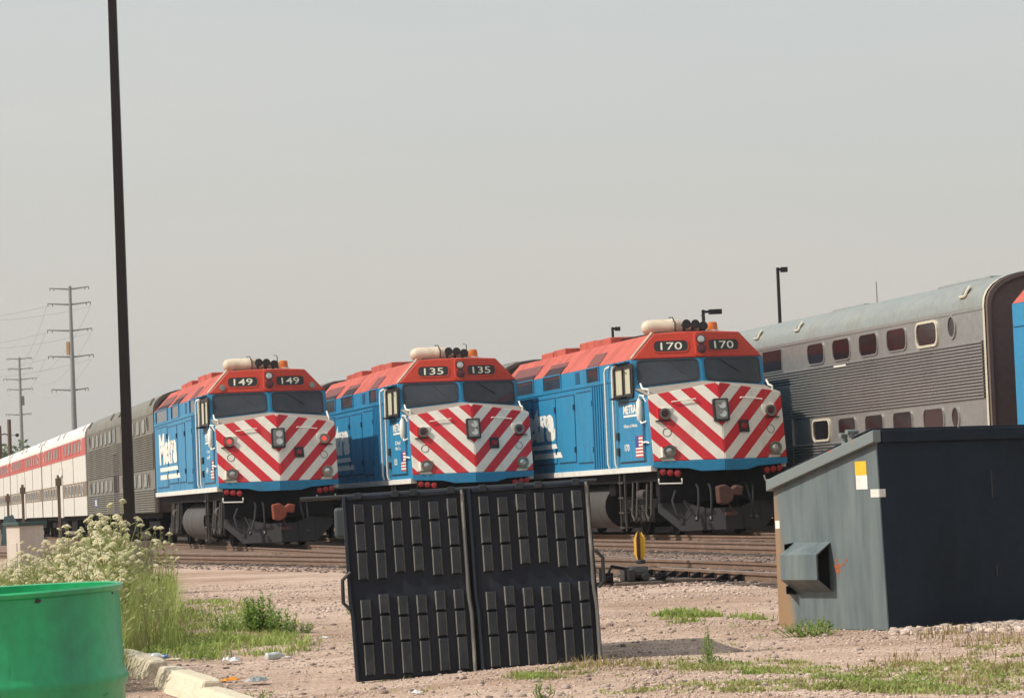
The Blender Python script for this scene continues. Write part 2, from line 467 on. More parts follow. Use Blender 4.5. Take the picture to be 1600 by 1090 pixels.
# ------------------------------------------------------------------ mesh building
class Frame:
    """a plane in a thing's own space: origin O, unit axes U, V, outward normal N"""
    def __init__(s, O, U, P):
        s.O = Vector(O)
        s.U = Vector(U).normalized()
        s.N = s.U.cross(Vector(P) - s.O).normalized()
        s.V = s.N.cross(s.U)
    def p(s, u, v, n=0.0):
        return s.O + s.U * u + s.V * v + s.N * n
    def xz(s, x, z):
        """uv of the plane's point with those x, z"""
        y = s.O.y - (s.N.x * (x - s.O.x) + s.N.z * (z - s.O.z)) / s.N.y
        d = Vector((x, y, z)) - s.O
        return d.dot(s.U), d.dot(s.V)

def rrect(cu_, cv_, w, h, r=0.0, n=4):
    if r <= 0:
        return [(cu_ - w / 2, cv_ - h / 2), (cu_ + w / 2, cv_ - h / 2), (cu_ + w / 2, cv_ + h / 2), (cu_ - w / 2, cv_ + h / 2)]
    out = []
    for sx, sy, a0 in ((1, -1, -90), (1, 1, 0), (-1, 1, 90), (-1, -1, 180)):
        for i in range(n + 1):
            a = R(a0 + 90 * i / n)
            out.append((cu_ + sx * (w / 2 - r) + r * math.cos(a), cv_ + sy * (h / 2 - r) + r * math.sin(a)))
    return out

def circ(cu_, cv_, r, n=14, ry=None):
    return [(cu_ + r * math.cos(2 * math.pi * i / n), cv_ + (ry or r) * math.sin(2 * math.pi * i / n)) for i in range(n)]

class MB:
    def __init__(s):
        s.v, s.f, s.m = [], [], []
    def add(s, vs, fs, mi=0):
        b = len(s.v)
        s.v += [tuple(x) for x in vs]
        s.f += [tuple(b + i for i in f) for f in fs]
        s.m += [mi] * len(fs)
        return s
    def box(s, x0, x1, y0, y1, z0, z1, mi=0):
        vs = [(x, y, z) for z in (z0, z1) for y in (y0, y1) for x in (x0, x1)]
        return s.add(vs, [(0, 2, 3, 1), (4, 5, 7, 6), (0, 1, 5, 4), (2, 6, 7, 3), (0, 4, 6, 2), (1, 3, 7, 5)], mi)
    def prism(s, fr, pts, n0, n1, mi=0):
        k = len(pts)
        vs = [fr.p(u, v, n0) for u, v in pts] + [fr.p(u, v, n1) for u, v in pts]
        fs = [tuple(range(k, 2 * k)), tuple(reversed(range(k)))]
        fs += [(i, (i + 1) % k, k + (i + 1) % k, k + i) for i in range(k)]
        return s.add(vs, fs, mi)
    def ring(s, fr, outer, inner, n0, n1, mi=0):
        k = len(outer)
        vs = [fr.p(u, v, n) for pts in (outer, inner) for n in (n0, n1) for u, v in pts]
        fs = []
        for i in range(k):
            j = (i + 1) % k
            fs += [(k + i, k + j, 3 * k + j, 3 * k + i), (i, j, k + j, k + i), (2 * k + j, 2 * k + i, 3 * k + i, 3 * k + j)]
        return s.add(vs, fs, mi)
    def cyl(s, p0, p1, r, r2=None, n=12, mi=0, caps=True):
        p0, p1 = Vector(p0), Vector(p1)
        r2 = r if r2 is None else r2
        d = (p1 - p0).normalized()
        a = d.orthogonal().normalized()
        b = d.cross(a)
        vs = []
        for p, rr in ((p0, r), (p1, r2)):
            for i in range(n):
                t = 2 * math.pi * i / n
                vs.append(p + (a * math.cos(t) + b * math.sin(t)) * rr)
        fs = [(i, (i + 1) % n, n + (i + 1) % n, n + i) for i in range(n)]
        if caps:
            fs += [tuple(reversed(range(n))), tuple(range(n, 2 * n))]
        return s.add(vs, fs, mi)
    def tube(s, pts, r, n=6, mi=0):
        pts = [Vector(p) for p in pts]
        vs = []
        a = None
        for i, p in enumerate(pts):
            d = (pts[min(i + 1, len(pts) - 1)] - pts[max(i - 1, 0)]).normalized()
            if a is None:
                a = d.orthogonal().normalized()
            else:
                a = (a - d * a.dot(d))
                a = a.normalized() if a.length > 1e-6 else d.orthogonal().normalized()
            b = d.cross(a)
            for k in range(n):
                t = 2 * math.pi * k / n
                vs.append(p + (a * math.cos(t) + b * math.sin(t)) * r)
        fs = [(i * n + k, i * n + (k + 1) % n, (i + 1) * n + (k + 1) % n, (i + 1) * n + k) for i in range(len(pts) - 1) for k in range(n)]
        fs += [tuple(reversed(range(n))), tuple(range((len(pts) - 1) * n, len(pts) * n))]
        return s.add(vs, fs, mi)
    def lathe(s, o, axis, prof, n=16, mi=0):
        """prof: (distance along axis, radius)"""
        o, d = Vector(o), Vector(axis).normalized()
        a = d.orthogonal().normalized()
        b = d.cross(a)
        vs = []
        for t, r in prof:
            for i in range(n):
                w = 2 * math.pi * i / n
                vs.append(o + d * t + (a * math.cos(w) + b * math.sin(w)) * r)
        m = len(prof)
        fs = [(j * n + i, j * n + (i + 1) % n, (j + 1) * n + (i + 1) % n, (j + 1) * n + i) for j in range(m - 1) for i in range(n)]
        fs += [tuple(reversed(range(n))), tuple(range((m - 1) * n, m * n))]
        return s.add(vs, fs, mi)
    def sweep(s, prof, path, closed=True, mi=0):
        """prof (x, z) carried along path of (origin, right vector)"""
        k = len(prof)
        vs = []
        for o, r in path:
            for x, z in prof:
                vs.append(o + r * x + Vector((0, 0, z)))
        fs = []
        for j in range(len(path) - 1):
            for i in range(k if closed else k - 1):
                fs.append((j * k + i, j * k + (i + 1) % k, (j + 1) * k + (i + 1) % k, (j + 1) * k + i))
        if closed:
            fs += [tuple(range(k)), tuple(reversed(range((len(path) - 1) * k, len(path) * k)))]
        return s.add(vs, fs, mi)
    def build(s, name, mats, parent=None, smooth=False, bevel=0.0, loc=None):
        me = bpy.data.meshes.new(name)
        me.from_pydata(s.v, [], s.f)
        if not isinstance(mats, (list, tuple)):
            mats = [mats]
        for mm in mats:
            me.materials.append(mm)
        if len(mats) > 1:
            me.polygons.foreach_set('material_index', s.m)
        if smooth:
            me.polygons.foreach_set('use_smooth', [True] * len(me.polygons))
            try:
                me.set_sharp_from_angle(angle=R(38))
            except Exception:
                pass
        me.update()
        return put(name, me, parent, bevel, loc)

def put(name, me, parent=None, bevel=0.0, loc=None):
    o = bpy.data.objects.new(name, me)
    COL.objects.link(o)
    if parent is not None:
        o.parent = parent
    if loc is not None:
        o.location = loc
    if bevel > 0:
        b = o.modifiers.new('edge', 'BEVEL')
        b.width = bevel
        b.segments = 2
        b.limit_method = 'ANGLE'
        b.angle_limit = R(35)
    return o

def fixnormals(o):
    import bmesh
    bm = bmesh.new()
    bm.from_mesh(o.data)
    bmesh.ops.recalc_face_normals(bm, faces=bm.faces)
    bm.to_mesh(o.data)
    bm.free()
    return o

def thing(name, label, cat, loc=(0, 0, 0), rz=0.0, group=None):
    o = bpy.data.objects.new(name, None)
    COL.objects.link(o)
    o.empty_display_size = 0.2
    o.location = loc
    o.rotation_euler = (0, 0, rz)
    return tag(o, label, cat, group)

def tag(o, label, cat, group=None):
    o['label'] = label
    o['category'] = cat
    if group:
        o['group'] = group
    return o

KIDS = {}
def copytree(o, parent=None):
    c = o.copy()
    COL.objects.link(c)
    if parent is not None:
        c.parent = parent
    for ch in o.children:
        copytree(ch, c)
    return c

# lettering (built-in font) as meshes laid on a frame
_dg = None
def text_on(fr, s, u0, u1, v0, v1, name, m, parent, n=0.003, bold=0.0, shear=0.0):
    cv = bpy.data.curves.new('t', 'FONT')
    cv.body = s
    cv.size = 1.0
    cv.offset = bold
    cv.shear = shear
    cv.resolution_u = 3
    o = bpy.data.objects.new('t', cv)
    COL.objects.link(o)
    bpy.context.view_layer.update()
    me0 = bpy.data.meshes.new_from_object(o.evaluated_get(bpy.context.evaluated_depsgraph_get()))
    xs = [v.co.x for v in me0.vertices]
    ys = [v.co.y for v in me0.vertices]
    x0, x1, y0, y1 = min(xs), max(xs), min(ys), max(ys)
    mb = MB()
    vs = []
    for v in me0.vertices:
        u = u0 + (v.co.x - x0) / (x1 - x0) * (u1 - u0)
        w = v0 + (v.co.y - y0) / (y1 - y0) * (v1 - v0)
        vs.append(fr.p(u, w, n))
    mb.add(vs, [tuple(p.vertices) for p in me0.polygons])
    bpy.data.objects.remove(o)
    bpy.data.curves.remove(cv)
    bpy.data.meshes.remove(me0)
    return mb.build(name, m, parent)

# ------------------------------------------------------------------ ground
def build_ground():
    xs = np.concatenate([[-2500, -900, -300, -120, -60, -30], np.arange(-14, 14.01, 0.5), [30, 60, 120, 300, 900, 2500]])
    ys = np.concatenate([[-300, -60, -10, 4], np.arange(10, 46.01, 0.5), [50, 60, 80, 110, 160, 250, 400, 800, 1600, 4000]])
    vs, fs = [], []
    for y in ys:
        for x in xs:
            j = 0.0
            if -14 <= x <= 14 and 10 <= y <= 34:
                j = 0.012 * (math.sin(x * 2.1 + y * 0.7) + math.sin(y * 1.7 - x * 1.3)) * min(1.0, (34 - y) / 4)
            vs.append((x, y, zg(x, y) + j))
    nx = len(xs)
    for j in range(len(ys) - 1):
        for i in range(nx - 1):
            fs.append((j * nx + i, j * nx + i + 1, (j + 1) * nx + i + 1, (j + 1) * nx + i))
    mb = MB()
    mb.add(vs, fs)
    o = mb.build('ground', M['ground'], smooth=True)
    o['kind'] = 'structure'
build_ground()

# ------------------------------------------------------------------ tracks
RT = 0.12           # rail top above the ground
def rail_prof(lift=0.0):
    zt = RT + lift
    return [(-0.07, zt - 0.17), (0.07, zt - 0.17), (0.07, zt - 0.15), (0.012, zt - 0.12), (0.012, zt - 0.045), (0.037, zt - 0.035), (0.037, zt), (-0.037, zt), (-0.037, zt - 0.035), (-0.012, zt - 0.045), (-0.012, zt - 0.12), (-0.07, zt - 0.15)]

tie_mesh = None
def build_track(label, pfun, q0, q1, tie_q, step=3.0, lift=0.0):
    global tie_mesh
    t = thing('railway_track', label, 'railway track', tw(pfun(q0), q0), 0, 'tracks of the yard')
    o = t.location.copy()
    for sgn in (-1, 1):
        path = []
        q = q0
        while q <= q1:
            dp = pfun(q + 0.1) - pfun(q - 0.1)
            right = tw(1, -dp / 0.2).normalized()
            path.append((tw(pfun(q), q) + right * (0.7175 * sgn) - o, right))
            q += step
        mb = MB()
        mb.sweep(rail_prof(lift), path)
        k = len(rail_prof())
        for i, f in enumerate(mb.f):
            if len(f) == 4 and (f[0] % k) == 6:
                mb.m[i] = 1
        mb.build('rail', [M['rail'], M['railtop']], t)
    if tie_mesh is None:
        mb = MB().box(-1.28, 1.28, -0.11, 0.11, -0.16, 0.0)
        tmp = mb.build('tie', M['tie'])
        tie_mesh = tmp.data
        bpy.data.objects.remove(tmp)
    q = tie_q[0]
    while q < tie_q[1]:
        dp = pfun(q + 0.1) - pfun(q - 0.1)
        a = put('tie', tie_mesh, t, 0.0, tw(pfun(q), q) - o + Vector((random.uniform(-.05, .05), 0, lift + random.uniform(0.004, 0.022))))
        a.rotation_euler = (0, 0, TH + math.atan(-dp / 0.2) + random.uniform(-.01, .01))
        a.scale.x = random.uniform(0.97, 1.03)
        q += 0.56 + random.uniform(-0.03, 0.03)
    return t
P149, P135, P170, P4 = 11.43, 16.0, 19.73, 23.5
LIFT4 = 0.2
def diverge(q):
    if q < 40:
        return P149
    if q < 48:
        return P149 - 0.137 * (q - 40) ** 2 / 16
    return P149 - 0.137 * (q - 44)
build_track('straight track carrying the locomotive numbered 149', lambda q: P149, 26, 245, (30, 62))
build_track('track carrying the locomotive numbered 135 behind the black lids', lambda q: P135, 30, 150, (36, 68))
build_track('track carrying the locomotive numbered 170 behind the yellow switch target', lambda q: P170, 30, 150, (40, 66))
build_track('farthest track, under the silver coach at the right', lambda q: P4, 30, 120, (45, 60), lift=LIFT4)
build_track('curved turnout track nearest the gravel, branching off to the left', diverge, 39.5, 125, (41, 78), step=1.0)
# ballast bed that lifts the farthest track
mb = MB()
prof = [(-2.4, -0.02), (-1.7, 0.19), (1.7, 0.19), (2.4, -0.02)]
mb.sweep(prof, [(tw(P4, 28), tw(1, 0)), (tw(P4, 122), tw(1, 0))])
o = mb.build('ballast_bed', M['ground'])
o['kind'] = 'structure'

# ------------------------------------------------------------------ locomotives
HW = 1.57
ND = 0.38            # how far the nose's V comes forward
NT = 0.33            # how far its top leans back
NY = -0.12           # the nose tip, ahead of the thing's origin
ZB, ZC, ZT = 1.69, 3.19, 3.44      # nose: bottom, top at the corners, top at the middle
TC = Vector((0, NY + NT, ZT))
FNL = Frame((0, NY, ZB), (HW, -ND, 0), TC)
FNR = Frame((0, NY, ZB), (HW, ND, 0), TC)
FSL = Frame((0, NY, 0), (HW, -ND, 0), (0, NY, 1))
FSR = Frame((0, NY, 0), (HW, ND, 0), (0, NY, 1))
CD = 0.30
FWL = Frame((0, 1.40, 3.50), (HW, -CD, 0), (0, 1.52, 4.07))
FWR = Frame((0, 1.40, 3.50), (HW, CD, 0), (0, 1.52, 4.07))
FRL = Frame((0, 1.50, 4.07), (HW, -CD, 0), (0, 1.60, 4.68))
FRR = Frame((0, 1.50, 4.07), (HW, CD, 0), (0, 1.60, 4.68))
FSIDE = Frame((-HW, 0, 0), (0, -1, 0), (-HW, 0, 1))      # left side as seen in the photo: u = -y
FSIDER = Frame((HW, 0, 0), (0, 1, 0), (HW, 0, 1))
LEN = 15.9

def nose_front(fr, sgn):
    pts = [(0, ZB), (sgn * HW, ZB), (sgn * HW, ZC), (0, ZT)]
    if sgn < 0:
        pts.reverse()
    return [fr.xz(x, z) for x, z in pts]

def lamp(mb, fr, x, z, r, depth, base=0.0):
    u, v = fr.xz(x, z)
    o = fr.p(u, v, base)
    return o, u, v

def make_loco(number, name_lines, label, p, q, lit, coupler_mat, name='locomotive'):
    L = thing(name, label, 'locomotive', tw(p, q, RT), TH, 'blue and red locomotives')
    # --- main body
    b = MB()
    b.box(-HW, HW, 1.86, LEN, 1.60, 4.08)
    body = b.build('body', M['blue'], L)
    # cab side cheeks forward of the body to the windscreen posts
    c = MB()
    fb0, ft0 = NY + ND, NY + ND + NT * (ZC - ZB) / (ZT - ZB)
    vs = [(-HW, 1.86, 1.60), (-HW, fb0 + 0.02, 1.60), (-HW, fb0 + 0.02, ZB), (-HW, ft0 + .01, ZC - .02), (-HW, 1.70, 3.36), (-HW, 1.82, 4.08), (-HW, 1.86, 4.08)]
    k = len(vs)
    vs2 = [(-x, y, z) for x, y, z in vs]
    c.add(vs + vs2, [tuple(range(k)), tuple(reversed(range(k, 2 * k)))])
    # inner front skins under the chevron panel, top hood
    c.add([(-HW, fb0 + .02, 1.60), (0, NY + .02, 1.60), (HW, fb0 + .02, 1.60), (-HW, fb0 + .02, ZB), (0, NY + .02, ZB), (HW, fb0 + .02, ZB),
           (-HW, ft0 + .02, ZC - .02), (0, NY + NT + .02, ZT - .02), (HW, ft0 + .02, ZC - .02)],
          [(0, 3, 4, 1), (1, 4, 5, 2), (3, 6, 7, 4), (4, 7, 8, 5)])
    c.build('nose', M['blue'], L)
    h = MB()
    h.add([(-HW, ft0 - .01, ZC - .005), (0, NY + NT - .01, ZT - .005), (HW, ft0 - .01, ZC - .005), (-HW, 1.72, 3.40), (0, 1.42, 3.53), (HW, 1.72, 3.40)],
          [(0, 1, 4, 3), (1, 2, 5, 4)])
    h.build('nose_hood', M['hood_tan'], L)
    # chevron panels
    c = MB()
    c.prism(FNL, nose_front(FNL, -1), -0.015, 0.02)
    c.prism(FNR, nose_front(FNR, 1), -0.015, 0.02)
    c.build('chevron_panel', M['chevron'], L, bevel=0.012)
    # skirt
    sk = MB()
    w = math.hypot(HW, ND)
    half = [(0, 1.44), (0.55, 1.44), (0.85, 1.515), (w, 1.55), (w, ZB - .005), (0, ZB - .005)]
    sk.prism(FSR, half, -0.05, 0.035)
    sk.prism(FSL, [(-u, v) for u, v in reversed(half)], -0.05, 0.035)
    sk.build('skirt', M['blue'], L, bevel=0.01)
    # windscreen wall (blue) and red brow
    for fr, sg, nm in ((FWL, -1, 'l'), (FWR, 1, 'r')):
        pass
    wwall = MB()
    def facet(fr, pts, sgn, n0, n1):
        q_ = [fr.xz(x * sgn, z) for x, z in pts]
        if sgn < 0:
            q_.reverse()
        return q_
    for fr, sgn in ((FWL, -1), (FWR, 1)):
        wwall.prism(fr, facet(fr, [(0, 3.42), (HW - .004, 3.28), (HW - .004, 4.075), (0, 4.075)], sgn, 0, 0), -0.12, 0.0)
    wwall.build('cab_front', M['blue'], L, bevel=0.01)
    brow = MB()
    for fr, sgn in ((FRL, -1), (FRR, 1)):
        brow.prism(fr, facet(fr, [(0, 4.08), (HW, 4.08), (1.03, 4.665), (0, 4.69)], sgn, 0, 0), -0.25, 0.0)
    brow.build('cab_brow', M['cab_red'], L, bevel=0.025)
    # roof
    rf = MB()
    sec = [(-HW, 4.085), (-1.03, 4.665), (-0.5, 4.70), (0.5, 4.70), (1.03, 4.665), (HW, 4.085)]
    rf.add([(x, y, z) for y in (1.88, LEN) for x, z in sec], [(i, i + 1, 7 + i, 6 + i) for i in range(5)] + [tuple(reversed(range(6))), tuple(range(6, 12))])
    roof = rf.build('roof', M['roof_red'], L, bevel=0.02)
    fixnormals(roof)
    # light gutter along the brow's slanted edge
    g = MB()
    g.tube([(-HW - .01, 1.86, 4.10), (-1.05, 1.86, 4.69)], 0.03, 6)
    g.build('roof_edge_trim', M['cream'], L)
    # roof recesses and boxes
    fslope = Frame((-HW, 0, 4.085), (0, -1, 0), (-1.03, 0, 4.665))
    for ya, yb, v0, v1 in ((5.0, 6.2, 0.04, 0.46), (8.9, 10.8, 0.26, 0.42), (12.0, 15.2, 0.16, 0.52)):
        rc = MB()
        rc.prism(fslope, [(-yb, v0), (-ya, v0), (-ya - 0.25, v1), (-yb - .25 if yb < 14 else -yb, v1)], -0.02, 0.014)
        rc.build('roof_grille', M['recess_red'], L)
    for ya, yb, v1 in ((8.9, 10.8, .26), (12.0, 15.2, .16)):
        MB().prism(fslope, [(-yb, -.02), (-ya, -.02), (-ya - .12, v1), (-yb - .05, v1)], .0, .02).build('intake_top', M['recess_dark'], L)
    for ya, yb, z1, mt in ((6.1, 7.7, 4.84, 'roof_red'), (7.75, 9.3, 4.86, 'roof_red'), (10.9, 12.2, 4.84, 'roof_red'), (12.3, 13.6, 4.82, 'roof_red')):
        MB().box(-0.95, 0.95, ya, yb, 4.66, z1).build('roof_hatch', M[mt], L, bevel=0.02)
    for yc in (10.1, 14.5):
        MB().lathe((0, yc, 4.66), (0, 0, 1), [(0, .72), (.17, .72), (.18, .66), (.13, .6)], 20).build('roof_fan', M['under'], L, smooth=True)
    MB().tube([(-.7, 3.4, 4.72), (-.7, 5.9, 4.74)], 0.035).build('roof_pipe', M['under'], L)
    MB().tube([(-.3, 3.4, 4.74), (.3, 5.7, 4.76)], 0.03).build('roof_pipe', M['under'], L)
    # roof-top gear
    tk = MB()
    tk.lathe((-1.03, 2.85, 4.865), (1, 0, 0), [(0, .04), (.02, .09), (.06, .135), (.13, .17), (.25, .185), (.72, .185), (.74, .195), (.77, .195), (.79, .175), (.95, .165), (1.02, .13), (1.1, .115), (1.5, .115), (1.6, .07), (1.61, .02)], 18)
    tk.build('air_conditioner', M['cream'], L, smooth=True)
    MB().tube([(-.27, 2.64, 4.70), (-.27, 2.63, 4.95), (-.32, 2.66, 5.08), (-.40, 2.70, 5.08)], 0.014).build('lifting_strap', M['black'], L)
    MB().box(-.75, .6, 2.65, 3.05, 4.66, 4.72).build('mounting_plate', M['under'], L)
    for hx, hz, hy in ((-.17, 4.88, 2.0), (.03, 4.87, 1.95), (.25, 4.83, 2.05)):
        hb = MB()
        hb.lathe((hx, hy, hz), (0, 1, 0), [(-.02, .105), (0, .11), (.05, .08), (.15, .045), (.38, .03)], 14)
        hb.box(hx - .03, hx + .03, hy + .2, hy + .3, 4.66, hz)
        hb.build('horn', M['black'], L, smooth=True)
    be = MB()
    be.lathe((.53, 2.25, 4.69), (0, 0, 1), [(0, .15), (.05, .15), (.052, .12)], 16, 1)
    be.lathe((.53, 2.25, 4.742), (0, 0, 1), [(0, .125), (.12, .115), (.17, .105), (.19, .07)], 16, 0)
    be.build('beacon', [M['amber'], M['white']], L, smooth=True)
    MB().tube([(.38, 2.35, 4.69), (.38, 2.35, 5.06), (.3, 2.4, 5.09)], 0.012).build('antenna', M['black'], L)
    # headlight housing on the brow
    hh = MB()
    fb = Frame((0, 1.50, 4.07), (1, 0, 0), (0, 1.60, 4.68))
    hh.prism(fb, rrect(-.01, .31, .25, .60, .10), -0.12, 0.05)
    hh.build('headlight_housing', M['cab_red'], L, bevel=0.02)
    for v_, mt in ((.42, 'lens'), (.20, 'redlens_dark')):
        l_ = MB()
        l_.lathe(fb.p(.02, v_, .045), fb.N, [(0, .11), (.025, .11), (.027, .095)], 16, 1)
        l_.lathe(fb.p(.02, v_, .07), fb.N, [(0, .09), (.012, .06)], 16, 0)
        l_.build('headlight', [M[mt], M['black']], L, smooth=True)
    # number boards and digits
    for fr, sgn in ((FRL, -1), (FRR, 1)):
        u, v = fr.xz(.66 * sgn if sgn < 0 else .60, 4.36)
        nb = MB()
        nb.ring(fr, rrect(u, v, .84, .31, .12), rrect(u, v, .78, .25, .09), 0.0, 0.014, 1)
        nb.prism(fr, rrect(u, v, .79, .26, .09), 0.0, 0.008, 0)
        ob = nb.build('number_board', [M['black'], M['cab_red']], L)
        text_on(fr, number, u - .24, u + .26, v - .088, v + .088, 'road_number', M['digit'], ob, 0.0115, 0.004)
    if lit:
        for fr, sgn in ((FRL, -1), (FRR, 1)):
            u, v = fr.xz(1.20 * sgn, 4.22)
            l_ = MB()
            l_.lathe(fr.p(u, v, 0), fr.N, [(0, .085), (.03, .085), (.035, .06)], 14)
            l_.build('class_lamp', M['chrome'], L, smooth=True)
    # windscreens
    for fr, sgn in ((FWL, -1), (FWR, 1)):
        u, v = fr.xz(.80 * sgn, 3.80)
        ws = MB()
        hw_, dx = 1.28, 0.0
        def q4(g):
            a = fr.xz(sgn * (.10 - g), 3.575 - g)
            b_ = fr.xz(sgn * (1.45 + g), 3.46 - g)
            c_ = fr.xz(sgn * (1.45 + g), 4.03 + g)
            d_ = fr.xz(sgn * (.10 - g), 4.03 + g)
            pts = [a, b_, c_, d_]
            if sgn < 0:
                pts.reverse()
            out = []
            rr_ = .09 + g * .5
            for i in range(4):
                P0, P1, P2 = Vector(pts[i - 1]), Vector(pts[i]), Vector(pts[(i + 1) % 4])
                e0 = (P0 - P1).normalized() * rr_
                e1 = (P2 - P1).normalized() * rr_
                for t in (0, .25, .5, .75, 1):
                    w_ = P1 + e0 * (1 - t) ** 2 + e1 * t ** 2
                    out.append((w_.x, w_.y))
            return out
        ws.ring(fr, q4(.028), q4(-.005), 0.0, 0.018, 1)
        ws.prism(fr, q4(0.0), -0.005, 0.006, 0)
        wo = ws.build('windscreen', [M['glass'], M['black']], L)
        wp = MB()
        a = fr.xz(sgn * .75 if sgn < 0 else .45, 4.035)
        b_ = fr.xz(-.42 if sgn < 0 else .95, 3.72)
        wp.tube([fr.p(*a, .025), fr.p(*b_, .025)], .008, 5)
        wp.build('wiper', M['pipe'] if sgn < 0 else M['black'], wo)
    # nose fittings
    fc = Frame((0, NY - .015, ZB), (1, 0, 0), TC + Vector((0, -.015, 0)))
    hl = MB()
    u, v = 0.0, fc.xz(0, 2.80)[1]
    hl.prism(fc, rrect(u, v, .36, .52, .03), -0.03, 0.07, 1)
    hl.prism(fc, rrect(u, v, .27, .44, .04), 0.07, 0.085, 0)
    hb = hl.build('headlight_box', [M['chrome'], M['black']], L)
    for dv in (-.10, .10):
        l_ = MB()
        l_.lathe(fc.p(u + .02, v + dv, .085), fc.N, [(0, .085), (.02, .085), (.018, .07), (.008, .02)], 16)
        l_.build('lens', M['lens'], hb, smooth=True)
    for fr, sgn in ((FNL, -1), (FNR, 1)):
        # upper marker lamps in their boxes
        xx = 1.25
        u, v = fr.xz(xx * sgn, 2.76)
        Y0 = fr.p(u, v).y
        bx = MB()
        fv = Frame(fr.p(u, v), (1, 0, 0), fr.p(u, v) + Vector((0, .05, 1)))
        bx.prism(fv, rrect(-.02 * sgn, 0, .36, .27, .02), -0.16, 0.07)
        bo = bx.build('marker_lamp', M['chevron'], L, bevel=.01)
        l_ = MB()
        l_.lathe(fv.p(0, 0.0, .07), fv.N, [(0, .13), (.06, .13), (.06, .095), (.02, .095)], 16, 1)
        l_.lathe(fv.p(0, 0.0, .075), fv.N, [(0, .085), (.03, .06), (.035, .01)], 14, 0)
        l_.build('lens', [M['redlit'] if lit else M['redlens_dark'], M['chrome']], bo, smooth=True)
        MB().prism(fv, rrect(0, -.15, .42, .02), -.12, .08).build('lamp_shelf', M['black'], bo)
        # lower headlights
        u, v = fr.xz(xx * sgn, 1.91)
        fv = Frame(fr.p(u, v), (1, 0, 0), fr.p(u, v) + Vector((0, .03, 1)))
        bx = MB()
        bx.prism(fv, rrect(-.02 * sgn, 0, .32, .26, .02), -0.16, 0.07)
        bo = bx.build('ditch_light', M['chevron'], L, bevel=.01)
        l_ = MB()
        l_.lathe(fv.p(0.03, 0.0, .07), fv.N, [(0, .145), (.05, .145), (.05, .11), (.02, .10)], 18, 1)
        l_.lathe(fv.p(0.03, 0.0, .075), fv.N, [(0, .10), (.02, .07), (.03, .02)], 16, 0)
        l_.build('lens', [M['lens'], M['chrome']], bo, smooth=True)
        MB().prism(fv, rrect(0, -.145, .40, .02), -.12, .08).build('lamp_shelf', M['hood_tan'], bo)
        # white grab iron, round blanking plate
        a, b_ = fr.xz(.52 * sgn, 3.07), fr.xz(1.05 * sgn, 3.02)
        gi = MB()
        gi.tube([fr.p(*a, .02), fr.p(*a, .07), fr.p(*b_, .07), fr.p(*b_, .02)], .014, 5)
        gi.build('grab_iron', M['white'], L)
        u, v = fr.xz(1.22 * sgn, 2.34)
        MB().ring(fr, circ(u, v, .10, 16), circ(u, v, .088, 16), .02, .028).build('blanking_ring', M['pipe'], L)
        # small white stanchions at the nose's top corners
        st = MB()
        x0 = sgn * (HW - .10)
        st.tube([(x0, .80, 3.20), (x0, .80, 3.34), (x0 + sgn * .04, 1.20, 3.38), (x0 + sgn * .04, 1.36, 3.50)], .022, 6)
        st.build('corner_handrail', M['white'], L)
        # red step lamps under the skirt
        frs = FSL if sgn < 0 else FSR
        for i in range(3):
            uu = sgn * (w - .20 - .165 * i)
            l_ = MB()
            l_.lathe(frs.p(uu, 1.45 - .022 * i, -.04), frs.N, [(0, .075), (.05, .075), (.065, .04)], 12)
            l_.build('step_lamp', M['redlens'], L, smooth=True)
        ug = MB()
        for uu in (.30, .82):
            pass
        ua, ub = sgn * (w - .10), sgn * (w - .62)
        ug.tube([frs.p(ua, 1.30, .0), frs.p(ua, 1.19, .05), frs.p(ub, 1.18, .05), frs.p(ub, 1.29, .0)], .018, 6)
        ug.build('uncoupling_rail', M['white'], L)
    u, v = FNR.xz(.54, 2.42)
    sq = MB()
    sq.prism(FNR, rrect(u, v, .25, .28, .02), 0.0, 0.05, 1)
    sq.lathe(FNR.p(u, v, .05), FNR.N, [(0, .08), (.03, .06)], 12, 0)
    sq.build('square_lamp', [M['redlens'], M['black']], L)
    # pilot, plow, coupler, hoses
    pl = MB()
    pl.box(-1.45, 1.45, .30, .50, 0.75, 1.56)
    pl.box(-1.3, 1.3, .6, 1.2, .9, 1.5)
    pl.build('pilot', M['under'], L, bevel=.02)
    pw = MB()
    FPL = Frame((0, .02, .10), (1.45, -.45, 0), (0, .17, 1.25))
    FPR = Frame((0, .02, .10), (1.45, .45, 0), (0, .17, 1.25))
    hp = [(0, .0), (1.02, .0), (1.53, .45), (1.47, 1.20), (1.05, 1.16), (.80, .62), (.42, .50), (0, .50)]
    pw.prism(FPR, hp, -.02, .01)
    pw.prism(FPL, [(-a, b_) for a, b_ in reversed(hp)], -.02, .01)
    pw.build('snow_plow', M['plow'], L, bevel=.008)
    for sgn, fr in ((-1, FPL), (1, FPR)):
        MB().prism(fr, rrect(sgn * 1.0, .62, .05, .9), .0, .04).build('plow_stiffener', M['plow'], L)
        MB().prism(fr, rrect(sgn * .5, .28, .04, .5), .0, .03).build('plow_stiffener', M['plow'], L)
    cp = MB()
    cp.box(-.12, .12, -.25, .6, .80, 1.02)
    cp.prism(Frame((0, -.25, .9), (1, 0, 0), (0, -.25, 1.5)), [(-.26, -.20), (-.10, -.24), (.06, -.16), (.10, -.02), (.28, -.05), (.32, .16), (.16, .20), (.05, .12), (-.1, .22), (-.28, .18)], -.12, .16)
    cp.build('coupler', M[coupler_mat], L, bevel=.03)
    rn = random.Random(number)
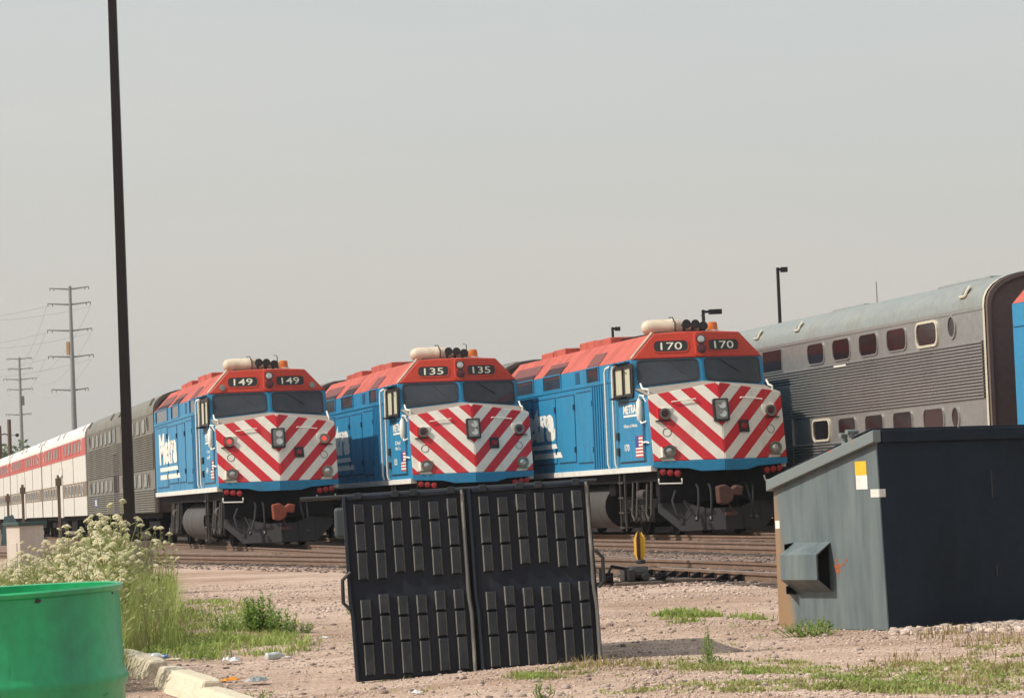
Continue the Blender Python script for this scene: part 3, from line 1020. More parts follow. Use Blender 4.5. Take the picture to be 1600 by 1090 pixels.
    for i, (hx, dx) in enumerate(((-.62 + rn.uniform(-.1, .1), -.12 + rn.uniform(-.08, .08)), (-.38 + rn.uniform(-.1, .1), rn.uniform(-.1, .16)), (.5, .12), (.7 + rn.uniform(-.1, .1), -.1 + rn.uniform(-.08, .12)))):
        hs = MB()
        hs.tube([(hx, .1, 1.15), (hx, -.06, 1.05), (hx + dx * .4, -.14, .75), (hx + dx, -.16, .48), (hx + dx * 1.3, -.12, .38)], .026, 7)
        hs.cyl((hx + dx * 1.2, -.16, .40), (hx + dx * 1.5, -.2, .33), .045)
        hs.build('air_hose', M['black'], L, smooth=True)
    hs = MB()
    hs.tube([(-1.12, .16, 1.02), (-1.22, .08, .8), (-1.15, .03, .5), (-.92, .0, .36), (-.80, .02, .5), (-.95, .08, .8)], .028, 7)
    hs.build('cable', M['black'], L, smooth=True)
    hk = MB()
    hk.box(-.06, .22, -.22, -.1, .42, .50)
    hk.tube([(0, -.1, .8), (.05, -.2, .62), (.16, -.2, .46)], .025)
    hk.build('glad_hand', M['rust'], L)
    # --- side: sill, doors, ribs, windows, lettering
    MB().box(-HW - .03, -HW + .15, .42, LEN, 1.475, 1.602).box(HW - .15, HW + .03, .42, LEN, 1.475, 1.602).build('sill', M['sill_white'], L, bevel=.006)
    MB().box(-HW - .022, -HW + .01, 3.45, LEN - .05, 3.64, 3.71).build('belt_rail', M['blue'], L, bevel=.006)
    MB().box(-1.4, 1.4, .7, LEN - .1, 1.25, 1.6).build('underframe', M['under'], L)
    # dark intakes under the eaves
    for ya, yb, mt in ((4.95, 6.1, 'black'), (8.9, 10.8, 'black'), (12.0, 15.2, 'black')):
        fb_ = MB()
        fb_.ring(FSIDE, rrect(-(ya + yb) / 2, 3.895, yb - ya + .1, .40), rrect(-(ya + yb) / 2, 3.895, yb - ya, .34), 0, .03, 1)
        fb_.prism(FSIDE, rrect(-(ya + yb) / 2, 3.895, yb - ya, .34), -.01, .006, 0)
        io = fb_.build('intake', [M['glass'] if mt == 'black' else M['recess_red'], M['blue']], L)

    lv = MB()
    for i in range(6):
        lv.box(-HW - .012, -HW, 6.9, 7.35, 3.76 + i * .05, 3.785 + i * .05)
    lv.build('vent_slits', M['blue_dark'], L)
    # access doors (seam + leaf)
    for ya, yb, z0, z1 in ((5.65, 7.3, 1.80, 3.52), (7.55, 9.4, 1.84, 3.50), (9.6, 12.0, 1.84, 3.5), (12.2, 15.2, 1.75, 3.55)):
        dm = MB()
        cu_, cv_ = -(ya + yb) / 2, (z0 + z1) / 2
        dm.ring(FSIDE, rrect(cu_, cv_, yb - ya + .05, z1 - z0 + .05), rrect(cu_, cv_, yb - ya - .02, z1 - z0 - .02), 0, .005, 1)
        dm.prism(FSIDE, rrect(cu_, cv_, yb - ya - .02, z1 - z0 - .02), 0, .016, 0)
        for hz in (z0 + .3, z1 - .3):
            dm.box(-HW - .045, -HW, ya - .03, ya + .05, hz - .07, hz + .07, 1)
        dm.build('access_door', [M['blue'], M['blue_dark']], L)
    for i in range(6):
        yy = 4.45 + i * .23
        MB().box(-HW - .035, -HW, yy, yy + .07, 1.62, 3.62).build('side_stiffener', M['blue'], L)
    # handrails by the cab door
    for yy in (3.35, 4.05):
        hr = MB()
        hr.tube([(-HW - .06, yy, 1.62), (-HW - .09, yy, 1.72), (-HW - .09, yy, 3.88), (-HW - .08, yy - .06, 3.97), (-HW, yy - .16, 4.02)], .030, 7)
        hr.build('handrail', M['white'], L, smooth=True)
    # cab door with window
    dm = MB()
    dm.ring(FSIDE, rrect(-2.05, 2.42, 2.35, 1.44), rrect(-2.05, 2.42, 2.27, 1.36), 0, .006, 1)
    dm.prism(FSIDE, rrect(-2.05, 2.42, 2.27, 1.36), 0, .014, 0)
    for hz in (1.98, 2.34):
        dm.box(-HW - .06, -HW, 3.15, 3.32, hz - .09, hz + .09, 1)
    dm.box(-HW - .02, -HW, .96, 1.02, 1.75, 2.55, 1)
    dm.build('cab_door', [M['blue'], M['black']], L)
    wn_ = MB()
    wn_.ring(FSIDE, rrect(-2.55, 3.60, 1.75, .78, .12), rrect(-2.55, 3.60, 1.60, .64, .08), 0, .05, 1)
    wn_.prism(FSIDE, rrect(-2.55, 3.60, 1.62, .66, .08), -.005, .008, 0)
    wo = wn_.build('side_window', [M['glass'], M['black']], L)
    for uc, ww in ((-2.98, .62), (-2.18, .50)):
        MB().ring(FSIDE, rrect(uc, 3.60, ww + .1, .66), rrect(uc, 3.60, ww, .58), .01, .04, 1).prism(FSIDE, rrect(uc, 3.60, ww, .60), .008, .02, 0).build('pane', [M['blind'], M['pipe']], wo)
    MB().tube([(-HW, 3.0, 3.98), (-HW - .22, 2.6, 4.02), (-HW - .26, 2.2, 4.0)], .015).build('mirror_arm', M['under'], wo)
    MB().box(-HW - .2, -HW - .06, 2.2, 3.2, 3.2, 3.24).build('armrest', M['under'], wo)
    dr = MB()
    dr.box(-HW - .14, -HW, 2.0, 3.5, 4.03, 4.055)
    dr.build('drip_rail', M['blue'], L)
    # white wind deflector / grab by the nose
    gd = MB()
    gd.lathe((-HW - .07, 1.02, 2.62), (0, -.02, 1), [(0, .03), (.06, .075), (.25, .085), (.45, .08), (.54, .03)], 10)
    gd.tube([(-HW, .82, 3.20), (-HW - .09, .92, 3.22), (-HW - .07, 1.02, 3.12)], .022)
    gd.tube([(-HW, .72, 2.62), (-HW - .09, .85, 2.58), (-HW - .07, 1.0, 2.64)], .022)
    gd.tube([(-HW, .70, 3.06), (-HW - .06, .78, 3.2)], .02)
    gd.build('grab_handle', M['white'], L, smooth=True)
    MB().tube([(-HW, .55, 2.12), (-HW - .06, .62, 2.15), (-HW - .06, .95, 2.14)], .022).build('door_latch', M['white'], L)
    text_on(FSIDE, 'METRA', -2.72, -1.55, 2.84, 3.05, 'cab_emblem', M['white'], L, .017, .045)
    MB().prism(FSIDE, [(-2.72, 2.765), (-1.35, 2.765), (-1.5, 2.815), (-2.72, 2.815)], .014, .018).build('emblem_underline', M['white'], L)
    for i, ln in enumerate(name_lines):
        text_on(FSIDE, ln, -2.75 if len(ln) > 6 else -2.45, -1.5 if len(ln) > 6 else -1.75, 2.50 - .14 * i, 2.60 - .14 * i, 'name_lettering', M['white'], L, .017, .02)
    text_on(FSIDE, number, -2.72, -2.28, 1.98, 2.14, 'cab_number', M['white'], L, .017, .03)
    fl = MB()
    for i in range(13):
        z1 = 2.31 - i * .50 / 13
        fl.prism(FSIDE, [(-1.72, z1 - .50 / 13), (-1.08, z1 - .50 / 13), (-1.08, z1), (-1.72, z1)], .0155, .0175, 0 if i % 2 == 0 else 1)
    fl.prism(FSIDE, [(-1.72, 2.31 - 7 * .50 / 13), (-1.44, 2.31 - 7 * .50 / 13), (-1.44, 2.31), (-1.72, 2.31)], .0178, .0195, 2)
    fl.build('flag_decal', [M['flag_red'], M['white'], M['flag_blue']], L)
    text_on(FSIDE, 'Metra', -14.5, -9.7, 2.42, 3.36, 'side_lettering', M['white'], L, .019, .07)
    MB().prism(FSIDE, [(-14.4, 2.22), (-9.5, 2.22), (-9.65, 2.34), (-14.4, 2.34)], .016, .02).build('lettering_underline', M['white'], L)
    MB().prism(FSIDE, [(-14.4, 1.98), (-9.0, 1.98), (-9.2, 2.12), (-14.4, 2.12)], .016, .02).build('lettering_underline', M['white'], L)
    # --- running gear
    stp = MB()
    for yy in (3.05, 3.5):
        stp.box(-HW + .02, -HW + .06, yy - .03, yy + .03, .12, 1.55)
    for zz in (.2, .55, .9, 1.25):
        stp.box(-HW - .02, -HW + .2, 3.05, 3.5, zz - .02, zz + .02)
    stp.build('step_ladder', M['pipe'], L)
    for tc_, nm in ((2.75, 'a'), (13.0, 'b')):
        tr = MB()
        for sx in (-1, 1):
            tr.box(sx * 1.18 - .09, sx * 1.18 + .09, tc_ - 1.75, tc_ + 1.75, .62, .86)
            for dy in (-1.37, 1.37):
                tr.box(sx * 1.22 - .12, sx * 1.22 + .12, tc_ + dy - .2, tc_ + dy + .2, .32, .66)
            tr.box(sx * 1.2 - .1, sx * 1.2 + .1, tc_ - .5, tc_ + .5, .30, .62)
        tr.box(-1.1, 1.1, tc_ - .3, tc_ + .3, .5, 1.3)
        to = tr.build('truck', M['under'], L, bevel=.02)
        for dy in (-1.37, 1.37):
            for sx in (-1, 1):
                wh = MB()
                wh.lathe((sx * .66, tc_ + dy, .508), (sx, 0, 0), [(0, .535), (.03, .535), (.04, .508), (.135, .508), (.135, .44), (.10, .40), (.10, .18), (.16, .14)], 24)
                wh.build('wheel', M['under'], to, smooth=True)
        for k in range(3):
            sp_ = MB()
            yy = tc_ - .55 + k * .55
            pts = [(-1.30 + .07 * math.cos(t * 1.2), yy + .07 * math.sin(t * 1.2), .34 + t * .009) for t in range(0, 42)]
            sp_.tube(pts, .018, 5)
            sp_.build('coil_spring', M['pipe'], to)
        br = MB()
        br.cyl((-1.34, tc_ - 1.0, .95), (-1.34, tc_ - .45, .95), .13, None, 12)
        br.tube([(-1.38, tc_ - 1.55, 1.25), (-1.42, tc_ - 1.55, .5), (-1.42, tc_ - 1.35, .35), (-1.42, tc_ - 1.15, .5), (-1.38, tc_ - 1.15, 1.2)], .03, 6)
        br.tube([(-1.38, tc_ - .3, 1.25), (-1.43, tc_ - .3, .45), (-1.43, tc_ - .1, .35), (-1.43, tc_ + .1, .5), (-1.38, tc_ + .1, 1.25)], .03, 6)
        br.build('brake_rigging', M['pipe'], to, smooth=True)
    ft = MB()
    sec = [(-.80 + .56 * math.cos(a), .70 + .54 * math.sin(a)) for a in [R(x) for x in range(90, 271, 15)]]
    sec += [(-x, z) for x, z in reversed(sec)]
    k = len(sec)
    ft.add([(x, y, z) for y in (5.7, 10.9) for x, z in sec], [(i, (i + 1) % k, k + (i + 1) % k, k + i) for i in range(k)])
    ft.add([(x, y, z) for y in (5.7, 10.9) for x, z in sec], [tuple(range(k)), tuple(reversed(range(k, 2 * k)))], 1)
    fo = ft.build('fuel_tank', [M['tank'], M['under']], L, smooth=True)
    fixnormals(fo)
    MB().box(-1.3, -.5, 4.9, 5.5, .95, 1.5).build('equipment_box', M['under'], L, bevel=.02)
    MB().box(-1.35, -.7, 11.0, 11.6, .6, 1.5).build('equipment_box', M['under'], L, bevel=.02)
    return L

Q149, Q135, Q170, Q4 = 79.4, 76.4, 66.8, 56.2
loco149 = make_loco('149', ['City', 'of', ], 'blue locomotive numbered 149 with lit red marker lamps, nearest the black light pole', P149, Q149, True, 'rust_orange')
loco135 = make_loco('135', ['Del', 'Mar Co'], 'blue locomotive numbered 135, standing behind the upright black dumpster lids', P135, Q135, False, 'rust')
loco170 = make_loco('170', ['Village of Media'], 'blue locomotive numbered 170, beside the grey steel dumpster', P170, Q170, False, 'rust')
loco4 = copytree(loco149)
loco4.location = tw(P4, Q4 - 1.6 - LEN, RT + LIFT4)
loco4['label'] = 'blue locomotive cut off at the right border, only its rear edge showing'

# ------------------------------------------------------------------ bilevel coaches
CHW = 1.50
CL = 25.9
FCS = Frame((-CHW, 0, 0), (0, -1, 0), (-CHW, 0, 1))
def make_coach(label, p, q, lift, scheme, group):
    C = thing('passenger_coach', label, 'railway coach', tw(p, q, RT + lift), TH, group)
    silver = scheme != 'red'
    mb_ = {'steel': 'steel', 'dull': 'steel_dull', 'red': 'car_white'}[scheme]
    ms_ = {'steel': 'steel_smooth', 'dull': 'steel_dull', 'red': 'car_white'}[scheme]
    mr_ = {'steel': 'steel_roof', 'dull': 'steel_dull', 'red': 'car_roof_white'}[scheme]
    # shell
    b = MB()
    b.box(-CHW, CHW, .05, CL - .05, 1.0, 4.17)
    b.build('body', M[ms_], C)
    # roof arch
    arc = []
    for i in range(17):
        t = math.pi * (1 - i / 16)
        c_, s_ = math.cos(t), math.sin(t)
        arc.append((CHW * math.copysign(abs(c_) ** .72, c_), 4.17 + .68 * abs(s_) ** .9))
    k = len(arc)
    r_ = MB()
    r_.add([(x, y, z) for y in (.05, CL - .05) for x, z in arc], [(i, i + 1, k + i + 1, k + i) for i in range(k - 1)] + [tuple(range(k)), tuple(reversed(range(k, 2 * k)))])
    ro = r_.build('roof', M[mr_], C, smooth=True)
    fixnormals(ro)
    gt = MB().box(-CHW - .015, -CHW + .01, .08, CL - .08, 4.10, 4.125)
    gt.build('gutter', M[ms_] if silver else M['car_roof_white'], C)
    # end walls with the dark arch collar
    for y0, sg in ((0, 1), (CL, -1)):
        e = MB()
        outl = [(-CHW + .02, 1.0)] + [(x * .985, z - .01) for x, z in arc] + [(CHW - .02, 1.0)]
        fr = Frame((0, y0, 0), (sg, 0, 0), (0, y0, 1))
        pts = [(x * sg, z) for x, z in outl]
        if sg > 0:
            pts.reverse()
        e.prism(fr, pts, -.06, .0)
        inner = [(u * .96, z * .985) for u, z in pts]
        e.ring(fr, pts, [(u * .95, 1.0 if z < 1.1 else z - .07) for u, z in pts], 0, .09)
        eo = e.build('end_wall', M['endwall'], C)
        fixnormals(eo)
        dr = MB()
        dr.prism(fr, rrect(0, 2.15, .95, 2.0, .05), 0.0, .25)
        dr.build('end_door', M['under'], C)
    if silver:
        tr = MB()
        pts = [(-CHW - .006, 1.0)] + [(x * 1.004, z + .006) for x, z in arc[:9]]
        tr.add([(x, y, z) for y in (0.0, .10) for x, z in pts], [(i, i + 1, len(pts) + i + 1, len(pts) + i) for i in range(len(pts) - 1)])
        tr.build('bright_edge', M['trim_light'] if scheme == 'steel' else M['steel_dull'], C)
    # ribbed panels
    def ribs(z0, z1, n, name):
        prof = []
        h = (z1 - z0) / n
        for i in range(n):
            a = z0 + i * h
            prof += [(-CHW - .003, a), (-CHW - .003, a + h * .3), (-CHW - .040, a + h * .45), (-CHW - .040, a + h * .75)]
        prof += [(-CHW - .003, z1)]
        kk = len(prof)
        m_ = MB()
        m_.add([(x, y, z) for y in (.14, CL - .14) for x, z in prof], [(i, kk + i, kk + i + 1, i + 1) for i in range(kk - 1)])
        for i in range(len(m_.f)):
            m_.m[i] = 1 if i % 4 in (0, 3) else 0
        o_ = m_.build(name, [M[mb_], M['steel_groove'] if scheme == 'steel' else M[mb_]], C)
        return o_
    if silver:
        ribs(2.36, 3.50, 18 if scheme == 'steel' else 16, 'ribbed_panel')
        ribs(1.0, 1.76, 12 if scheme == 'steel' else 10, 'ribbed_panel')
    else:
        MB().box(-CHW - .012, -CHW, .06, CL - .06, 3.42, 4.09).build('red_band', M['car_red'], C)
        MB().box(-CHW - .012, -CHW, .06, CL - .06, 1.78, 2.36).build('window_band', M['car_brown'], C)
        for yy in (6.5, 13, 19.5):
            MB().box(-CHW - .016, -CHW, yy - .012, yy + .012, 1.0, 3.41).build('panel_joint', M['pipe'], C)
    # windows on the side the photograph shows
    def window(yc, zc, w, h, r, kind):
        m_ = MB()
        t = .05 if kind != 'framed' else .085
        m_.ring(FCS, rrect(-yc, zc, w + t, h + t, r + .02, 3), rrect(-yc, zc, w - .01, h - .01, r, 3), -.02, .028 if kind != 'framed' else .04, 1)
        m_.prism(FCS, rrect(-yc, zc, w, h, r, 3), -.02, .014, 0)
        fm = {'steel': ms_, 'dull': ms_, 'red': 'car_red' if zc > 3 else 'trim_light'}[scheme]
        if kind == 'framed':
            fm = 'trim_light'
        gl = 'glass_car' if scheme == 'steel' else ('glass_pale' if (zc > 3 or scheme == 'dull') else 'glass_car')
        if kind == 'dark':
            gl = 'glass_car' if scheme != 'red' else 'car_red'
        m_.build('window', [M[gl], M[fm]], C)
    for i, dy in enumerate((3.22, 5.07, 6.87, 8.69, 10.5)):
        for yc in (dy, CL - dy):
            window(yc, 3.80, 1.18, .45, .15, 'framed' if (i == 0 and scheme == 'steel') else 'n')
            window(yc - .17 if yc < 13 else yc + .17, 2.055, 1.15, .43, .13, 'framed' if (i == 4 and scheme == 'steel') else 'n')
    for yc in (1.80, CL - 1.80):
        for zc in (3.86, 2.05):
            m_ = MB()
            m_.ring(FCS, circ(-yc, zc, .23, 18, .25), circ(-yc, zc, .18, 18, .20), -.02, .028, 1)
            m_.prism(FCS, circ(-yc, zc, .19, 18, .21), -.02, .012, 0)
            m_.build('oval_window', [M['glass_car'], M[ms_ if silver else 'car_white']], C)
    window(13.8, 3.80, 1.5, .50, .02, 'dark')
    dm = MB()
    dm.ring(FCS, rrect(-13.3, 2.05, 1.75, 2.2), rrect(-13.3, 2.05, 1.6, 2.1), -.01, .04, 1)
    dm.prism(FCS, rrect(-13.3, 2.05, 1.6, 2.1), -.02, .03, 0)
    dm.build('side_door', [M['recess_dark'] if scheme == 'dull' else M[ms_], M[ms_]], C)
    # grab rails lying on the roof shoulder
    for yy in (1.25, 12.0, 15.2, CL - 1.2):
        g = MB()
        pth = [(-1.47, 4.42), (-1.42, 4.53), (-1.345, 4.62)]
        g.tube([(x_, yy - .15, z_) for x_, z_ in pth], .028, 6)
        g.tube([(pth[0][0], yy - .15, pth[0][1]), (pth[0][0], yy + .15, pth[0][1])], .028, 6)
        g.add([(x_ + .02, yy + o_, z_ - .01) for o_ in (-.14, .14) for x_, z_ in pth], [(0, 1, 4, 3), (1, 2, 5, 4)], 1)
        g.build('roof_step', [M['trim_light'] if scheme == 'steel' else M[ms_], M['steel_groove']], C)
    MB().box(-.5, .5, 2.2, 5.2, 4.80, 4.90).build('roof_vent', M[mr_], C, bevel=.03)
    MB().box(-.5, .5, 10.0, 12.2, 4.80, 4.89).build('roof_vent', M[mr_], C, bevel=.03)
    # underneath
    u_ = MB()
    u_.box(-1.3, 1.3, .2, CL - .2, .82, 1.02)
    u_.build('underframe', M['under'], C)
    MB().box(-1.25, -.4, 8.5, 11.5, .35, .81).build('equipment_box', M['under'], C)
    MB().box(-1.25, -.4, 14.0, 17.2, .35, .81).build('equipment_box', M['under'], C)
    for tc_ in (3.6, CL - 3.6):
        t_ = MB()
        for sx in (-1, 1):
            t_.box(sx * 1.12 - .08, sx * 1.12 + .08, tc_ - 1.7, tc_ + 1.7, .5, .72)
        t_.box(-1.1, 1.1, tc_ - .3, tc_ + .3, .5, .85)
        to = t_.build('truck', M['under'], C)
        for dy in (-1.2, 1.2):
            for sx in (-1, 1):
                wh = MB()
                wh.lathe((sx * .66, tc_ + dy, .457), (sx, 0, 0), [(0, .48), (.03, .48), (.04, .457), (.135, .457), (.1, .3), (.14, .12)], 18)
                wh.build('wheel', M['under'], to, smooth=True)
    return C
GS = 'silver corrugated bilevel coaches'
GR = 'white bilevel coaches with red window bands'
c_a = make_coach('dull silver corrugated bilevel coach behind the light pole, coupled to locomotive 149', P149, Q149 + LEN + .9, 0, 'dull', GS)
c_b = copytree(c_a)
c_b.location = tw(P135, Q135 + LEN + .9, RT)
c_b['label'] = 'silver bilevel coach almost hidden behind locomotive 135, its dark roof arch just showing'
c_c = copytree(c_a)
c_c.location = tw(P170, Q170 + LEN + .9, RT)
c_c['label'] = 'silver bilevel coach almost hidden behind locomotive 170'
# blue emblem on the coach behind 149 only
eb = MB()
eb.prism(FCS, rrect(-21.8, 1.45, 1.8, .38), .027, .032, 0)
eb.prism(FCS, rrect(-21.9, 1.45, .8, .22), .0325, .036, 1)
eb.build('blue_emblem', [M['flag_blue'], M['white']], c_a)
c_d = make_coach('bright silver corrugated bilevel coach with dark windows rising above the grey dumpster', P4, Q4, LIFT4, 'steel', GS)
m_ = MB().prism(FCS, rrect(-8.8, 3.43, .85, .05), .027, .032)
m_.build('white_tape', M['white'], c_d)
r1 = make_coach('white bilevel coach with red band, coupled to the dull silver coach', P149, Q149 + LEN + .9 + CL + .6, 0, 'red', GR)
q1 = Q149 + LEN + .9 + CL + .6
for i, lb in enumerate(('second white bilevel coach with red band, behind the first white one', 'farthest white bilevel coach with red band, cut by the left border')):
    c = copytree(r1)
    c.location = tw(P149, q1 + (CL + .6) * (i + 1), RT)
    c['label'] = lb

# ------------------------------------------------------------------ grey dumpster, right
def build_dumpster():
    A = gnd(1388, 988)                 # near bottom corner
    B = gnd(1218, 985)                 # far bottom corner of the left side
    d = (B - A)
    rz = math.atan2(-d.x, d.y)         # local +y runs from the near corner along the side
    T = thing('dumpster', 'grey-green steel dumpster with sloped top, rusty front corner and a yellow and white sticker', 'dumpster', (A.x, A.y, zg(A.x, A.y)), rz)
    SL = d.length
    WD = 1.95
    zb, zf = 1.44, 1.09                # back and front heights
    lean = .045
    # steel plates: left side (x=0), back (y=0), right side, front, floor
    t = .012
    side = [(0, 0), (SL, 0), (SL, zf), (lean, zb)]
    k = 4
    for x0, x1 in ((0, t), (WD - t, WD)):
        s = MB()
        vs = [(x0, y, z) for y, z in side] + [(x1, y, z) for y, z in side]
        s.add(vs, [(0, 1, 2, 3), (7, 6, 5, 4)] + [(i, k + i, k + (i + 1) % k, (i + 1) % k) for i in range(k)])
        so = s.build('side_plate', M['dumpster'], T)
        fixnormals(so)
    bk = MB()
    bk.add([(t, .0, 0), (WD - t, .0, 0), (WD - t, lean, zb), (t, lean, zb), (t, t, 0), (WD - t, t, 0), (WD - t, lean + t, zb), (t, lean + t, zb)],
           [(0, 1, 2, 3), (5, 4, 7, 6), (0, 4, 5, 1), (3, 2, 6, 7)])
    bo = bk.build('back_plate', M['dumpster_shaded'], T)
    MB().box(t, WD - t, SL - t, SL, 0, zf).build('front_plate', M['dumpster'], T)
    MB().box(t, WD - t, t, SL - t, .02, .04).build('floor_plate', M['dumpster'], T)
    seam = MB()
    seam.box(.98, 1.02, -.008, .02, .0, .0)
    # rim channels
    fsd = Frame((0, SL, zf), (0, -1, 0), (0, SL, zf + 1))
    ang = math.atan2(zb - zf, SL - lean)
    for x0 in (-.05, WD - .03):
        r_ = MB()
        pts = [(SL + .03, zf - .03), (SL + .03, zf + .055), (lean - .03, zb + .045), (lean - .03, zb - .045)]
        vs = [(x0, y, z) for y, z in pts] + [(x0 + .08, y, z) for y, z in pts]
        r_.add(vs, [(0, 1, 2, 3), (7, 6, 5, 4)] + [(i, 4 + i, 4 + (i + 1) % 4, (i + 1) % 4) for i in range(4)])
        ro = r_.build('side_rim', M['dumpster_rim'], T, bevel=.006)
        fixnormals(ro)
    MB().box(.031, WD - .031, lean - .035, lean + .045, zb - .05, zb + .042).build('back_rim', M['dumpster_shaded'], T, bevel=.006)
    MB().box(.031, WD - .031, SL - .02, SL + .03, zf - .03, zf + .05).build('front_rim', M['dumpster_rim'], T, bevel=.006)
    # plastic lids lying on the slope
    for xa, xb in ((.06, WD / 2 - .01), (WD / 2 + .01, WD - .06)):
        l_ = MB()
        pts = [(SL + .06, zf + .07), (SL + .06, zf + .09), (lean + .12, zb + .062), (lean + .12, zb + .042)]
        vs = [(xa, y, z) for y, z in pts] + [(xb, y, z) for y, z in pts]
        l_.add(vs, [(0, 1, 2, 3), (7, 6, 5, 4)] + [(i, 4 + i, 4 + (i + 1) % 4, (i + 1) % 4) for i in range(4)])
        lo = l_.build('lid', M['plastic'], T, bevel=.006)
        fixnormals(lo)
    # latch lugs on the rim
    for fy in (.30, .24):
        yy = SL * fy
        zz = zb - (zb - zf) * (yy - lean) / (SL - lean) + .045
        MB().box(-.03, -.005, yy - .02, yy + .02, zz - .02, zz + .07).cyl((-.06, yy, zz + .07), (.05, yy, zz + .07), .018).build('hinge_lug', M['dumpster_rim'], T)
    # fork pocket on the side: a six-sided sleeve
    y0, y1 = .60, 1.02
    sec = [(0, .66), (-.15, .57), (-.15, .38), (0, .28)]
    f_ = MB()
    vs = [(x, y, z) for y in (y0, y1) for x, z in sec]
    f_.add(vs, [(0, 1, 5, 4), (1, 2, 6, 5), (2, 3, 7, 6)], 0)
    vs = [(x * .9, y, z * .97 + .012) for y in (y0, y1) for x, z in sec]
    f_.add(vs, [(4, 5, 1, 0), (5, 6, 2, 1), (6, 7, 3, 2)], 1)
    f_.add([(x, y0, z) for x, z in sec] + [(x * .9, y0, z * .97 + .012) for x, z in sec], [(0, 1, 5, 4), (1, 2, 6, 5), (2, 3, 7, 6)], 0)
    f_.add([(-.004, y0 + .02, .29), (-.004, y1, .29), (-.004, y1, .65), (-.004, y0 + .02, .65)], [(0, 1, 2, 3)], 1)
    fo = f_.build('fork_pocket', [M['dumpster'], M['black']], T)
    for zz in (.62, .30):
        g_ = MB()
        g_.add([(0, y1, zz - .04), (0, y1 + .1, zz), (0, y1, zz + .04), (-.10, y1, zz - .03), (-.03, y1 + .1, zz), (-.10, y1, zz + .03)], [(0, 1, 4, 3), (1, 2, 5, 4), (3, 4, 5), (0, 2, 1)])
        g_.build('pocket_gusset', M['dumpster'], T)
    # stickers and marks
    fs_ = Frame((0, 0, 0), (0, -1, 0), (0, 0, 1))
    st = MB()
    st.prism(fs_, rrect(-.22, 1.205, .125, .105), .0, .003, 0)
    st.prism(fs_, rrect(-.215, 1.10, .125, .105), .0, .003, 1)
    st.build('sticker', [M['sticker_yellow'], M['sticker_white']], T)
    tp = MB()
    tp.box(-.003, 0.0, lean * .7, lean * .7 + .09, .985, 1.045)
    tp.box(0, .06, lean * .7 - .006, lean * .7 - .002, .985, 1.045)
    tp.build('tape', M['sticker_white'], T)
    MB().box(-.003, 0, SL - .06, SL - .01, .77, .83).build('small_label', M['sticker_white'], T)
    rp = MB()
    rr2 = random.Random(3)
    for k in range(26):
        t_ = rr2.random()
        uu = -.565 + .20 * t_ ** 1.3 + rr2.gauss(0, .008)
        vv = .45 + .19 * max(0, t_ - .35) ** 1.2 + rr2.gauss(0, .028 * (1 - t_) + .006)
        r0_ = rr2.uniform(.006, .022) * (1.2 - t_)
        rp.prism(fs_, [(uu + r0_ * rr2.uniform(.5, 1.3) * math.cos(a_), vv + r0_ * rr2.uniform(.5, 1.3) * math.sin(a_)) for a_ in (0, .9, 1.8, 2.7, 3.6, 4.5, 5.4)], .0, .0012 + k * .00005)
    rp.build('rust_patch', M['rust_patch'], T)
    sm = MB()
    sm.box(1.13, 1.136, -.004, .0, .95, 1.15)
    sm.box(1.14, 1.146, -.004, .0, .35, .43)
    sm.build('paint_scratch', M['pipe'], T)
    return T
build_dumpster()

